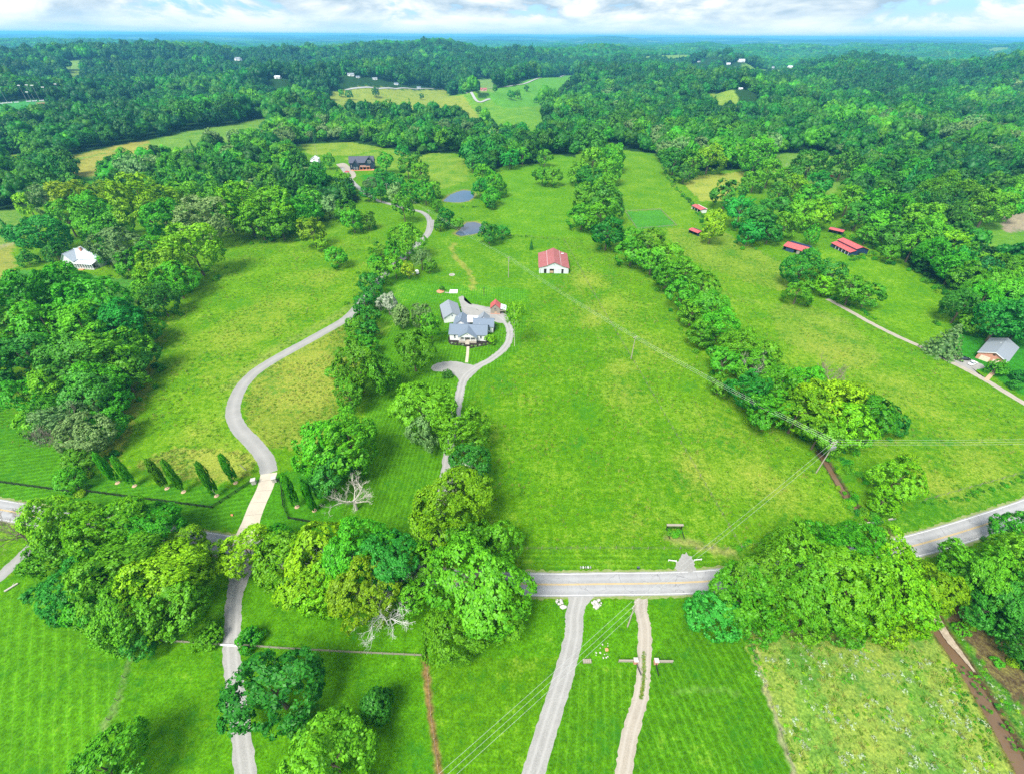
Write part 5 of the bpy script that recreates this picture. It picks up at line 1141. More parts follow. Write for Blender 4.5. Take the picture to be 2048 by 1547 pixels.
# cabin
p = G(630, 328); b_ = empty('cabin', p, .1, 'small white cabin with dark windows on the hill by a leaning utility pole', 'cabin')
gable(b_, -4.2, 4.2, 0, 8, 4.6, 7.0, 'y', WHITE, WHITEM, .4); part('porch_roof', MB().slab([(-4.6, -2.6, 2.7), (4.6, -2.6, 2.7), (4.6, 0, 3.3), (-4.6, 0, 3.3)], .12), WHITEM, b_)
for x_ in (-4.3, 0, 4.3): part('porch_post', MB().box((x_, -2.4, 1.35), (.25, .25, 2.7)), WHITE, b_)
for x_ in (-2.4, .2, 2.6): window(b_, (x_, 0, 1.9), (0, -1), 1.7, 2.2)
window(b_, (0, 0, 4.6), (0, -1), 1.6, 1.2)

# white house among trees
b_ = empty('house', (-273, 274, 0), -.12, 'white house with white metal roof and glazed porch half hidden by trees', 'house')
PALER = simple('pale_metal_roof', (.36, .40, .46), .5, .08, 1)
gable(b_, -8, 10, 0, 10, 5.0, 9.2, 'x', WHITE, PALER, .6, rib=1.2)
gable(b_, -11.5, -4.0, -3.4, 9, 4.8, 9.0, 'y', WHITE, PALER, .6, rib=1.2, names=('wing_wall', 'wing_roof'))
part('porch_roof', MB().slab([(-3.6, -4.6, 3.4), (9.5, -4.6, 3.4), (9.5, 0, 4.3), (-3.6, 0, 4.3)], .14), WHITEM, b_)
for k in range(8): part('porch_column', MB().box((-3.3 + k * 1.78, -4.3, 1.8), (.28, .28, 3.3)), WHITE, b_)
for k in range(7): window(b_, (-2.4 + k * 1.78, -4.05, 1.95), (0, -1), 1.3, 2.3, bars=2)
part('porch_base', MB().box((3, -2.2, .25), (13.4, 5.0, .5)), STONE, b_); part('steps', MB().box((1.5, -5.4, .2), (3.2, 1.8, .4)), ORANGE, b_)
c_ = part('chimney', MB().box((-2.6, 4.2, 8.6), (1.2, 1.2, 4.0)), BRICK, b_); part('chimney_cap', MB().box((-2.6, 4.2, 10.7), (1.5, 1.5, .25)), STONE, c_)
window(b_, (-7.8, -3.4, 2.4), (0, -1), 1.4, 1.8)
# brick house
b_ = empty('house', (220.1, 171.7, 0), math.radians(37.8), 'pink brick house with grey shingle roof and two garage doors', 'house')
gable(b_, 0, 20, -5, 5, 3.0, 5.4, 'x', BRICK, SHINGLE2, .5)
for y_ in (-2.3, 2.1): 
    o = opening(b_, (0, y_, 1.15), (-1, 0), 3.4, 2.3, simple('beige_door', (.62, .52, .42), .7, .05), 'garage_door', .04)
    for z_ in (.6, 1.2, 1.8): part('panel_line', MB().bar((-.06, y_ - 1.65, z_), (-.06, y_ + 1.65, z_), .03, .03), simple('beige_line', (.45, .37, .3)), o)
opening(b_, (0, 0, 4.1), (-1, 0), .9, .6, DARKIN, 'gable_vent'); part('fascia', MB().bar((-.52, -5.5, 2.95), (-.52, 0, 5.5), .08, .25).bar((-.52, 5.5, 2.95), (-.52, 0, 5.5), .08, .25), WHITE, b_)
window(b_, (2.6, -5, 1.8), (0, -1), 1.8, 1.2)
for k in range(5): window(b_, (6 + k * 3, -5, 1.7), (0, -1), 1.3, 1.4)
part('vent_pipe', MB().tube([(13, 1, 4.6), (13, 1, 5.5)], .12), WHITE, b_)
# blue barns and sheds
def openshed(name, a, bq, dep, eh, rh, wm, rm, label, posts=3, side=1, cat='shed', closed=False):
    """shed from picture point a to b along its open front, dep metres deep behind"""
    A, B = G(*a), G(*bq); d = B - A; L_ = d.length; rz = math.atan2(d.y, d.x); o = empty(name, A, rz, label, cat); s = side
    w = MB(); w.box((L_ / 2, s * dep, (rh - .2) / 2), (L_, .15, rh - .2)).box((0, s * dep / 2, (eh - .1) / 2), (.15, dep, eh - .1)).box((L_, s * dep / 2, (eh - .1) / 2), (.15, dep, eh - .1))
    part('wall', w, wm, o)
    r = MB(); y0, y1 = (-.6, dep * .52) if s > 0 else (.6, -dep * .52); ym = s * dep + s * .5
    P = [(-.5, y0, eh - .1), (L_ + .5, y0, eh - .1), (L_ + .5, y1, rh), (-.5, y1, rh)]; Q = [(-.5, y1, rh), (L_ + .5, y1, rh), (L_ + .5, ym, eh), (-.5, ym, eh)]
    if s < 0: P = P[::-1]; Q = Q[::-1]
    r.slab([Vector(p) + Vector((0, 0, .12)) for p in P], .1); r.slab([Vector(p) + Vector((0, 0, .12)) for p in Q], .1); k = 0
    while k <= L_: r.bar((k, y0, eh + .05), (k, y1, rh + .15), .07, .05).bar((k, y1, rh + .15), (k, ym, eh + .15), .07, .05); k += .9
    part('roof', r, rm, o)
    for k in range(posts): part('post', MB().box((L_ * k / (posts - 1), 0, (eh - .2) / 2), (.2, .2, eh - .2)), wm, o)
    part('back_lining', MB().box((L_ / 2, s * (dep - .12), 1.0), (L_ - .3, .05, 2.0)), WOODG, o)
    return o, L_
o, L_ = openshed('barn', (1565, 500), (1606, 512), 10, 3.0, 4.6, NAVY, REDM, 'long blue barn with a plain red roof nearest the farm track', 4, 1, 'barn')
part('front_wall', MB().box((L_ * .32, .1, 1.35), (L_ * .4, .12, 2.7)), NAVY, o); part('sliding_door', MB().box((L_ * .72, .0, 1.3), (2.2, .1, 2.6)), WOODG, o)
b_ = empty('barn', (237.2, 300.6, 0), .17, 'blue barn with stepped red roof and white-framed windows, end of the farm track', 'barn')
w_ = MB(); pf = [(-7, 2.5), (-3.2, 3.5), (-3.2, 4.6), (.8, 5.6), (7, 3.4)]; L = 17.5
for yy in (0, L): w_.face([(-7, yy, 0), (7, yy, 0)] + [(x_, yy, z_) for x_, z_ in pf[::-1]])
for x_, z_ in ((-7, 2.5), (7, 3.4)): w_.face([(x_, 0, 0), (x_, L, 0), (x_, L, z_), (x_, 0, z_)])
w_.face([(-3.2, 0, 3.5), (-3.2, L, 3.5), (-3.2, L, 4.6), (-3.2, 0, 4.6)]); part('wall', w_, NAVY, b_)
for (xa, za), (xb, zb_), nm in (((-7.5, 2.4), (-3.22, 3.52), 'lean_to_roof'), ((-3.6, 4.52), (.8, 5.66), 'roof'), ((.8, 5.66), (7.5, 3.3), 'roof')):
    r_ = MB(); r_.slab([(xa, -.5, za + .12), (xb, -.5, zb_ + .12), (xb, L + .5, zb_ + .12), (xa, L + .5, za + .12)], .1); k = 0
    while k < L: r_.bar((xa, k, za + .14), (xb, k, zb_ + .14), .07, .05); k += .9
    part(nm, r_, REDM, b_)
for y_ in (2, 5, 8, 11, 14): opening(b_, (-7, y_, 1.1), (-1, 0), 1.5, 2.0, DARKIN, 'stall_door'); part('door_post', MB().box((-7.12, y_ - 1.1, 1.2), (.16, .2, 2.4)), WHITE, b_)
window(b_, (3.6, 0, 1.7), (0, -1), 1.2, 1.2, NAVY); window(b_, (-.6, 0, 3.9), (0, -1), .8, .8, NAVY); opening(b_, (0, 0, 1.2), (0, -1), 2.4, 2.4, SLATE, 'door')
openshed('shed', (1656, 465), (1682, 471), 5, 2.6, 3.3, NAVY, REDM, 'small open blue shed with red roof behind the stepped barn', 4)
openshed('shed', (1377, 466), (1394, 473), 5, 2.6, 3.4, NAVY, REDM, 'open blue shed with red roof beside the tall bright tree', 3)
openshed('shed', (1383, 418), (1400, 427), 6, 2.8, 3.6, WHITE, REDM, 'white shed with red roof at the hedge beyond the arena', 4)
p = G(1672, 355); b_ = empty('shed', p, .5, 'rusty red shed glimpsed between trees beyond the straw hayfield', 'shed'); gable(b_, -3.5, 3.5, 0, 9, 3.4, 5.2, 'y', simple('rust_wall', (.2, .06, .04)), REDOLD, .4, rib=1); opening(b_, (0, 0, 1.3), (0, -1), 2.4, 2.6)
# far houses
FAR = [(478, 134, 26, 'white mansion on a small clearing in the wooded hills', WHITE, SHINGLE2), (705, 173, 18, 'white house with grey roof at the far end of the yellow field', WHITE, SHINGLE2), (718, 175, 12, 'low white garage beside the far house above the yellow field', WHITE, SHINGLE),
       (752, 175, 14, 'small white house among trees on the valley road', WHITE, SHINGLE2), (793, 179, 14, 'pale bungalow on the valley road above the yellow field', WHITE, SHINGLE), (838, 181, 12, 'small grey-roofed house near the middle of the valley road', WHITE, SHINGLE), (560, 180, 16, 'white-roofed house sunk in the woods west of the yellow field', WHITE, WHITEM),
       (968, 200, 15, 'pink house at the bend of the valley road', simple('pink_wall', (.55, .3, .28)), REDOLD), (1454, 141, 20, 'white shed-like house at the edge of the far clearing', WHITE, WHITEM), (1481, 137, 34, 'long white house on the far clearing', WHITE, WHITEM), (1544, 140, 20, 'white house in the middle of the far clearing', WHITE, SHINGLE2),
       (1580, 140, 30, 'white house at the east end of the far clearing', WHITE, WHITEM), (1646, 140, 38, 'big white-roofed barn alone in the far woods', WHITE, WHITEM), (1396, 136, 16, 'small pale house in the far woods west of the clearing', WHITE, SHINGLE2), (1424, 129, 18, 'farthest pale house on the wooded slope', WHITE, WHITEM), (1797, 137, 22, 'white roof peeking from the far eastern woods', WHITE, WHITEM), (1474, 207, 10, 'tiny white shed in the small brown clearing', WHITE, WHITEM)]
for k, (px, py, wd, lb, wm, rm) in enumerate(FAR):
    wd = wd * (.72 if k > 7 else .9)
    p = FARP[k]; b_ = empty('farmhouse', p, (k * .37) % .7 - .35, lb, 'house'); hh = wd * .22
    gable(b_, -wd / 2, wd / 2, 0, wd * .55, hh, hh * 1.9, 'x', wm, rm, .5); gable(b_, -wd * .32, -wd * .02, -wd * .12, wd * .2, hh, hh * 1.75, 'y', wm, rm, .4, names=('gable_wall', 'gable_roof'))
    for x_ in (.12, .3): window(b_, (wd * x_, 0, hh * .55), (0, -1), wd * .08, hh * .5)

# ------------------------------------------------------------------ poles, wires, fences
def pole(px, hgt_, label, group=None, arms=1, tx=0, rz=0.0, stand=None, name='utility_pole', lamp=False):
    p = stand or G(*px); o = empty(name, p, rz, label, 'pole', group)
    part('pole', MB().tube([(0, 0, -.1), (0, 0, hgt_)], [.2, .13], 8), POLEW, o)
    for k in range(arms):
        a = part('crossarm', MB().bar((-1.3, .12, hgt_ - .4 - k * 1.1), (1.3, .12, hgt_ - .4 - k * 1.1), .13, .16), POLEW, o); ins = MB()
        for x_ in (-1.2, 0.0 if k else -.55, .55, 1.2): ins.tube([(x_, .12, hgt_ - .34 - k * 1.1), (x_, .12, hgt_ - .1 - k * 1.1)], .06, 6)
        part('insulators', ins, PORC, a)
    for k in range(tx):
        t_ = part('transformer', MB().tube([(.45 * (k - (tx - 1) / 2) * 1.6, -.45, hgt_ - 3.2), (.45 * (k - (tx - 1) / 2) * 1.6, -.45, hgt_ - 2.0)], .32, 10), STEEL, o)
    return o, Vector((p.x, p.y, p.z + hgt_))
PP = {}
PP['c'] = pole((1017, 555), 13.2, 'wooden utility pole with one crossarm in the field beside the white barn', 'overhead line poles', 1, 1, .6)[1]
PP['d'] = pole((1262, 718), 12.2, 'utility pole in the dry field strip right of the property fence', 'overhead line poles', 1, 0, .6)[1]
PP['e'] = pole((1632, 945), 15.0, 'tall utility pole with transformers beside the ditch and hedgerow end', 'overhead line poles', 2, 3, .3)[1]
PP['f'] = pole((1255, 1252), 11.5, 'utility pole beside the tan gravel lane below the road', 'overhead line poles', 1, 0, .9)[1]
PP['b'] = pole((861, 455), 13.0, 'utility pole where the curving driveway meets the upper drive', 'overhead line poles', 1, 0, .5)[1]
PP['a'] = pole((777, 398), 13.0, 'utility pole in the wood by the upper driveway', 'overhead line poles', 1, 1, .5)[1]
PP['h'] = pole((638, 327), 20.0, 'tall leaning utility pole beside the white cabin', 'overhead line poles', 1, 0, .2)[1]
g0 = G(2420, 925); PP['r'] = pole(None, 13.5, 'utility pole beyond the hay field east of the ditch', 'overhead line poles', 1, 0, .2, g0)[1]
g0 = Vector((-32, 6, 0)); PP['s'] = pole(None, 11.5, 'utility pole south of the gravel driveway', 'overhead line poles', 1, 0, .9, g0)[1]
def wire(a, b, off, dz, sag, label, rad=.020):
    A, B = PP[a], PP[b]; d = (B - A); s = Vector((d.y, -d.x, 0)).normalized() * off; pts = []
    for k in range(15):
        t_ = k / 14; q = A.lerp(B, t_) + s; q.z += dz - sag * 4 * t_ * (1 - t_); pts.append(q)
    o = link('overhead_wire', MB().tube(pts, rad, 4).mesh('overhead_wire', WIRE)); tag(o, label, 'wire', 'overhead power wires'); return o
WN = {'cd': 'between the barn-field pole and the dry-strip pole', 'de': 'from the dry-strip pole to the transformer pole', 'er': 'running east from the transformer pole over the hay field', 'ef': 'crossing the property corner and road', 'fs': 'over the gravel driveway towards the bottom edge', 'bc': 'between the pond-side pole and the barn-field pole', 'ab': 'between the two upper driveway poles'}
for a_, b2_, offs in (('c', 'd', (-1.1, 0, 1.1)), ('d', 'e', (-1.1, 0, 1.1)), ('e', 'r', (-1.1, 0, 1.1)), ('e', 'f', (-.5, .5)), ('f', 's', (-1, 0, 1)), ('b', 'c', (-.8, .8)), ('a', 'b', (-.8, .8))):
    for k, of in enumerate(offs):
        wire(a_, b2_, of, -.15, 1.2, '%s wire %s' % ((('outer', 'middle', 'inner') if len(offs) == 3 else ('upper', 'lower'))[k], WN[a_ + b2_]))
for k, ((tx_, ty_), (bx, by)) in enumerate([((3, 187), (16, 207.5)), ((44.5, 185), (54.6, 202.5)), ((57, 194), (64, 204)), ((61, 184), (70, 201.7)), ((71, 186), (80.7, 202.5)), ((91, 187), (101.7, 206)), ((116, 179), (126, 199)), ((141, 174), (149, 197)), ((153, 180), (160, 199))]):
    p = G(bx, by); o = empty('floodlight_pole', p, 0, 'tall floodlight pole on the far sports field, %s from the picture edge' % nth_(k), 'light pole', 'floodlight poles round the sports field'); hh = 24 if k != 2 else 15
    part('pole', MB().tube([(0, 0, 0), (0, 0, hh)], [.35, .22], 6), STEEL, o); part('lamp_bar', MB().box((0, 0, hh), (5, .6, 1.0)), WHITE, o)
def fence(name, px, step, boards, hts, mat, label, cat='fence', bh=.15, ph=1.35, pw=.14, posts=None, z0=0.0):
    C = [G(*p) for p in px]; o = empty(name, C[0], 0, label, cat); o0 = C[0]; pts = [C[0]]
    for a, b in zip(C[:-1], C[1:]):
        n = max(1, round((b - a).length / step)); pts += [a.lerp(b, k / n) for k in range(1, n + 1)]
    pm_ = MB().box((0, 0, ph / 2 - .1), (pw, pw, ph + .2)).mesh('post', posts or mat); bmsh = MB().box((.5, 0, 0), (1, .045, bh)).mesh('board', mat)
    for p in pts: link('post', pm_, o, p - o0)
    for a, b in zip(pts[:-1], pts[1:]):
        d = b - a
        for hz in hts:
            q = link('board', bmsh, o, a - o0 + Vector((0, 0, hz)), math.atan2(d.y, d.x)); q.scale = (d.length, 1, 1)
    return o
fence('board_fence', [(-120, 948), (0, 965), (140, 984)], 2.6, 4, (.3, .62, .94, 1.26), BLACKB, 'black four-board fence along the lawn at the picture edge, before the wood strip', ph=1.4)
fence('board_fence', [(155, 981), (425, 1016), (503, 965)], 2.6, 4, (.3, .62, .94, 1.26), BLACKB, 'long black four-board fence below the columnar trees, bending to the stone pillar', ph=1.4)
fence('board_fence', [(556, 962), (563, 970), (567, 1012), (577, 1037), (650, 1050)], 2.6, 4, (.3, .62, .94, 1.26), BLACKB, 'short black four-board fence curving east of the concrete apron', ph=1.4)
fence('plank_fence', [(312, 1282), (388, 1286), (436, 1289)], 2.5, 3, (.45, .8, 1.15), WOODG, 'weathered plank fence west of the lower driveway gate')
fence('plank_fence', [(482, 1291), (560, 1297), (700, 1305), (852, 1312)], 2.5, 3, (.45, .8, 1.15), WOODG, 'long weathered plank fence east of the lower driveway gate')
def wirefence(px, step, label, wires=3, h_=1.2, mat=None):
    C = [G(*p) for p in px]; o = empty('wire_fence', C[0], 0, label, 'fence'); o0 = C[0]; pts = [C[0]]
    for a, b in zip(C[:-1], C[1:]):
        n = max(1, round((b - a).length / step)); pts += [a.lerp(b, k / n) for k in range(1, n + 1)]
    pm_ = MB().tube([(0, 0, -.1), (0, 0, h_ + .15)], .07, 6).mesh('post', mat or WOODG)
    for p in pts: link('post', pm_, o, p - o0)
    w = MB()
    for k in range(wires):
        for a, b in zip(pts[:-1], pts[1:]): w.bar(a - o0 + Vector((0, 0, .35 + .4 * k)), b - o0 + Vector((0, 0, .35 + .4 * k)), .02)
    part('wires', w, simple('rusty_wire', (.13, .12, .10), .8, .1), o); return o
wirefence([(1000, 470), (1128, 480), (1200, 610), (1300, 780), (1400, 952), (1482, 1096)], 4, 'wire fence along the east side of the big green field')
wirefence([(1480, 1097), (1620, 1066), (1712, 1050)], 4, 'wire fence along the road verge towards the guard rail')
wirefence([(1025, 1098), (1200, 1097), (1455, 1098)], 4.5, 'wire fence between the big green field and the mown verge')
wirefence([(262, 1312), (235, 1400), (200, 1480), (150, 1590)], 4, 'thin wire fence running down the bottom corner lawn')
wirefence([(853, 1314), (862, 1430), (884, 1590)], 4, 'wire fence along the brown line beside the holly lawn', mat=WOODT)
wirefence([(1482, 1240), (1530, 1372), (1592, 1560)], 4, 'wire fence between the mown lawn and the weedy pasture')
wirefence([(1310, 310), (1345, 370), (1385, 412), (1410, 450), (1560, 525), (1600, 560)], 6, 'wire fence along the hedge line east of the arena')
fence('arena_fence', [(1250, 424), (1320, 420), (1353, 452), (1274, 459), (1250, 424)], 4, 2, (.6, 1.1), WOODG, 'low rail fence round the small riding arena')
wirefence([(1850, 1000), (1960, 970), (2048, 945), (2150, 910)], 5, 'wire fence between the hay field and the road verge by the pale tree')
# gate of the lower driveway, pillars, gates
def stones(o, name, n, spread, hts, mat, sizes, seed):
    rg2 = random.Random(seed); V0, F0 = ICO; ms = []
    for k in range(4):
        v = V0 * (1 + np.array([[rg2.uniform(-.22, .22)] for _ in V0])); ms.append(meshnp(name, v, F0, [mat], tri=True))
    for k in range(n):
        q = link(name, ms[k % 4], o, (rg2.uniform(-spread[0], spread[0]), rg2.uniform(-spread[1], spread[1]), rg2.uniform(*hts))); s = rg2.uniform(*sizes); q.scale = (s, s * rg2.uniform(.7, 1), s * rg2.uniform(.5, .8)); q.rotation_euler = (0, 0, rg2.uniform(0, 6))
for px, lb in (((509, 966), 'square stone gate pillar at the end of the long black fence'), ((550, 962), 'square stone gate pillar on the east side of the concrete apron')):
    o = empty('gate_pillar', G(*px), .3, lb, 'pillar', 'stone gate pillars')
    for r_ in range(6):
        for k, (x_, y_) in enumerate(((-.3, -.3), (.3, -.3), (.3, .3), (-.3, .3))): link('stone', MB().box((x_ * (1 + .08 * ((r_ + k) % 3)), y_, .15 + r_ * .27), (.62, .6, .25), .04 * ((r_ * 3 + k) % 4 - 1.5)).mesh('stone', STONE), o)
    part('cap', MB().box((0, 0, 1.85), (1.5, 1.5, .16)), STONE, o)
o = empty('pole_gate', G(458, 1290), -.05, 'low white pole gate across the lower gravel driveway', 'gate'); part('bar', MB().bar((-2.1, 0, .35), (2.1, 0, .35), .3, .12), WHITE, o); part('lower_bar', MB().bar((-2.1, 0, .12), (2.1, 0, .12), .3, .1), WHITE, o)
for x_ in (-2.2, 2.2): part('gate_post', MB().box((x_, 0, .6), (.18, .18, 1.2)), WOODG, o)
for px, sg, lb, lb2, lb3 in (((1270, 1324), -1, 'brick pillar west of the tan lane', 'plank fence wing beside the west brick pillar of the tan lane', 'dark metal gate folded back on the west side of the tan lane'), ((1311, 1325), 1, 'brick pillar east of the tan lane', 'plank fence wing beside the east brick pillar of the tan lane', 'dark metal gate folded back on the east side of the tan lane')):
    g_ = G(*px); o = empty('gate_pillar', g_, 0, lb, 'pillar', 'brick pillars of the tan lane')
    for r_ in range(8):
        for k in range(2): link('brick', MB().box((-.22 + .44 * k, 0, .1 + r_ * .18), (.42, .84, .165), .02 * ((r_ + k) % 3 - 1)).mesh('brick', BRICK), o)
    part('cap', MB().box((0, 0, 1.56), (1.05, 1.05, .14)), STONE, o)
    f_ = empty('fence_wing', g_ + Vector((sg * .55, 0, 0)), 0, lb2, 'fence')
    for k in range(3): part('board', MB().box((sg * 1.7, 0, .4 + .35 * k), (3.4, .06, .24)), WOODG, f_)
    for k in range(3): part('post', MB().box((sg * 1.7 * k, .08, .65), (.14, .14, 1.3)), WOODG, f_)
    part('top_rail', MB().box((sg * 1.7, 0, 1.36), (3.5, .3, .06)), WOODG, f_)
    d_ = empty('farm_gate', g_ + Vector((-sg * .15, -.6, 0)), -1.45 - sg * .12, lb3, 'gate')
    for k in range(4): part('rail', MB().bar((0, 0, .3 + .28 * k), (2.3, 0, .3 + .28 * k), .05), BLACKB, d_)
    for x_ in (0, 1.15, 2.3): part('upright', MB().bar((x_, 0, .25), (x_, 0, 1.2), .05), BLACKB, d_)
for px, lb, sd in (((1121, 1207), 'heap of white boulders west of the gravel driveway mouth', 1), ((1195, 1208), 'heap of white boulders east of the gravel driveway mouth', 2)):
    o = empty('rock_pile', G(*px), .4, lb, 'rocks', 'white boulder heaps at the driveway mouth'); stones(o, 'rock', 20, (.8, 1.3) if sd == 1 else (1.3, 1.0), (.1, .45), STONE, (.28, .55), sd)
o = empty('guard_rail', G(1716, 1052), .18, 'galvanised guard rail over the ditch culvert beside the road', 'guard rail'); L_ = (G(1790, 1040) - G(1716, 1052)).length
part('rail', MB().box((L_ / 2, 0, .65), (L_, .09, .32)), STEEL, o); part('lower_rail', MB().box((L_ / 2, .03, .3), (L_, .06, .2)), STEEL, o)
for k in range(6): part('post', MB().box((L_ * k / 5, .12, .35), (.15, .15, .9)), WOODG, o)
part('headwall', MB().box((L_ / 2, .6, -.2), (L_, .4, .5)), CONC, o)
o = empty('mailbox_row', G(1159, 1138), .01, 'row of small pale mailboxes on one rail beside the road', 'mailboxes'); part('rail', MB().bar((0, 0, .95), (3.2, 0, .95), .1, .08), WOODG, o)
for x_ in (.3, 2.9): part('post', MB().box((x_, 0, .47), (.1, .1, .95)), WOODG, o)
for k in range(5):
    q = part('mailbox', MB().box((.25 + k * .68, 0, 1.13), (.26, .55, .26)).box((.25 + k * .68, 0, 1.29), (.17, .55, .09)), WHITEM if k % 2 else STEEL, o)
    part('flag', MB().box((.25 + k * .68 + .15, -.1, 1.25), (.02, .05, .22)), REDP, q)
o = empty('utility_box', G(1276, 1136), 0, 'small dark utility box on the road verge', 'box'); part('cabinet', MB().box((0, 0, .35), (.6, .4, .7)), SLATE, o); part('lid', MB().box((0, 0, .73), (.68, .48, .06)), DARKSH, o)
o = empty('timber_frame', G(1347, 1058), 0, 'dark timber frame overgrown with vines near the property corner', 'frame')
for x_ in (-2.2, 2.2): part('post', MB().box((x_, 0, 1.1), (.25, .25, 2.2)), BLACKB, o)
part('beam', MB().box((0, 0, 2.25), (5.0, .7, .2)), WOODG, o)
for x_ in (-2.2, 2.2): part('side_rail', MB().bar((x_, 0, .5), (x_, -3.4, .4), .2), BLACKB, o)
part('back_rail', MB().bar((-2.2, 0, .9), (2.2, 0, .9), .12, .25), BLACKB, o)
for k, (x_, y_, r_) in enumerate(((1341, 1066, 7), (1350, 1068, 8), (1358, 1062, 6), (1338, 1058, 5))): T(x_, y_, r_, 'M', 'leafy vine clump on the dark timber frame, %s from its west post' % ORD[k if k < 3 else 3], 'bush', .8, -.2, 'vine clumps on the timber frame')
for px, sg, lb in (((1352, 1123), -1, 'low white rail beside the gravel gateway, west side'), ((1388, 1121), 1, 'low white rail beside the gravel gateway, east side')):
    o = empty('gateway_rail', G(*px), 0, lb, 'rail'); part('rail', MB().bar((0, 0, .5), (sg * 2.2, .3, .5), .14, .3), WHITE, o)
    for k in (0, 2.1): part('post', MB().box((sg * k, k * .14, .35), (.16, .16, .75)), WHITE, o)
o = empty('pallet_stack', G(1174, 1322), .03, 'small weathered wood stack on the lawn beside the gravel driveway', 'wood stack')
for k in range(3):
    for j in range(4): part('plank', MB().box((-.75 + j * .5, 0, .1 + k * .2), (.44, .8, .08)), WOODG, o)
    for y_ in (-.35, .35): part('runner', MB().box((0, y_, .03 + k * .2), (2.0, .1, .08)), WOODG, o)
o = empty('stone_rubble', G(1205, 1300), 0, 'scattered garden stones on the lawn between the two drives', 'stones'); stones(o, 'stone', 14, (2.0, 1.8), (.02, .1), STONE, (.12, .3), 7)
o = empty('terracotta_pot', G(1213, 1300), 0, 'small orange terracotta pot among the garden stones', 'pot'); part('bowl', MB().tube([(0, 0, 0), (0, 0, .5)], [.22, .36], 10), ORANGE, o); part('rim', MB().tube([(0, 0, .5), (0, 0, .6)], .4, 10), ORANGE, o)
o = empty('fire_ring', G(904, 550), 0, 'ring of pale stones round an ash bed behind the farmhouse', 'fire pit')
for k in range(12): link('stone', MB().box((1.5 * math.cos(k * PI / 6), 1.5 * math.sin(k * PI / 6), .15), (.55, .6, .35), k * PI / 6).mesh('stone', STONE), o)
part('ash_bed', MB().tube([(0, 0, 0), (0, 0, .06)], 1.2, 12), WOODG, o)
o = empty('camper', G(831, 549), .5, 'small white camper trailer on a dark base beside the boundary trees', 'trailer')
part('body', MB().box((0, 0, 1.5), (4.2, 2.1, 1.7)).box((0, 0, 2.4), (3.6, 1.8, .2)), WHITE, o); part('chassis', MB().box((0, 0, .55), (4.4, 2.2, .25)), BLACKB, o); part('window', MB().box((-.4, -1.07, 1.7), (1.5, .05, .6)), GLASS, o); part('drawbar', MB().bar((2.1, 0, .5), (3.4, 0, .45), .12), BLACKB, o)
for y_ in (-.95, .95): q = part('wheel', MB().tube([(0, y_ - .1, .35), (0, y_ + .1, .35)], .35, 12), RUBBER, o); part('rim', MB().tube([(0, y_ - .12, .35), (0, y_ + .12, .35)], .18, 10), STEEL, q)
o = empty('concrete_slab', G(907, 585), .02, 'pale concrete slab with block wall on the lawn behind the garage', 'slab'); part('deck', MB().box((0, 1.0, .15), (4.6, 4.2, .3)), WHITE, o)
for k in range(5): part('block', MB().box((-2.4 - .6 * k * .9, -.8 + .1 * k, .22), (.5, .4, .4)), STONE, o)
o = empty('flower_bed', G(881, 583), 0, 'round terracotta bed with a green shrub behind the garage', 'flower bed'); part('soil', MB().tube([(0, 0, 0), (0, 0, .25)], [2.0, 1.8], 14), ORANGE, o)
for k in range(12): link('edging_stone', MB().box((2.05 * math.cos(k * PI / 6), 2.05 * math.sin(k * PI / 6), .12), (.4, .8, .3), k * PI / 6).mesh('edging_stone', BRICK), o)
T(884, 577, 5, 'D', 'dark green shrub growing behind the round terracotta bed', 'bush', 1.0, 0)
o = empty('wooden_post', G(968, 591), 0, 'lone dark wooden post on the lawn behind the gravel yard', 'post'); part('shaft', MB().tube([(0, 0, -.1), (.05, 0, 5.2)], [.2, .16], 7), simple('dark_timber', (.06, .045, .035)), o); part('brace', MB().bar((.02, 0, 3.2), (-.5, 0, 4.0), .1), MATS['dark_timber'], o)
o = empty('wooden_post', G(493, 940), .3, 'leaning pale post at the meadow edge beside the driveway', 'post'); q = part('shaft', MB().tube([(0, 0, -.1), (-1.2, .5, 2.6)], .12, 7), POLEW, o); part('cap', MB().tube([(-1.2, .5, 2.6), (-1.25, .52, 2.7)], .15, 7), WOODG, o)
for px, lb, sd in (((464, 1031), 'reddish stone marker on the lawn west of the concrete apron', 3), ((537, 1063), 'reddish stone marker by the road east of the concrete apron', 4)):
    o = empty('stone_marker', G(*px), 0, lb, 'marker', 'stone markers by the apron'); stones(o, 'stone', 4, (.3, .3), (.1, .3), ORANGE, (.2, .32), sd)
o = empty('fallen_log', G(24, 1175), .9, 'short grey log lying beside the side lane', 'log'); part('trunk', MB().tube([(-1.4, 0, .28), (1.4, .2, .28)], [.28, .22], 8), DEADW, o); part('branch', MB().tube([(.3, .1, .4), (.9, .9, .6)], [.1, .04], 5), DEADW, o)
o = empty('garden_path', G(1972, 760), math.radians(36), 'low brown timber edging path below the brick house', 'path')
for k in range(16): part('plank', MB().box((.5 + k * 1.2, 0, .05), (1.05, 1.5, .12)), WOODT, o)
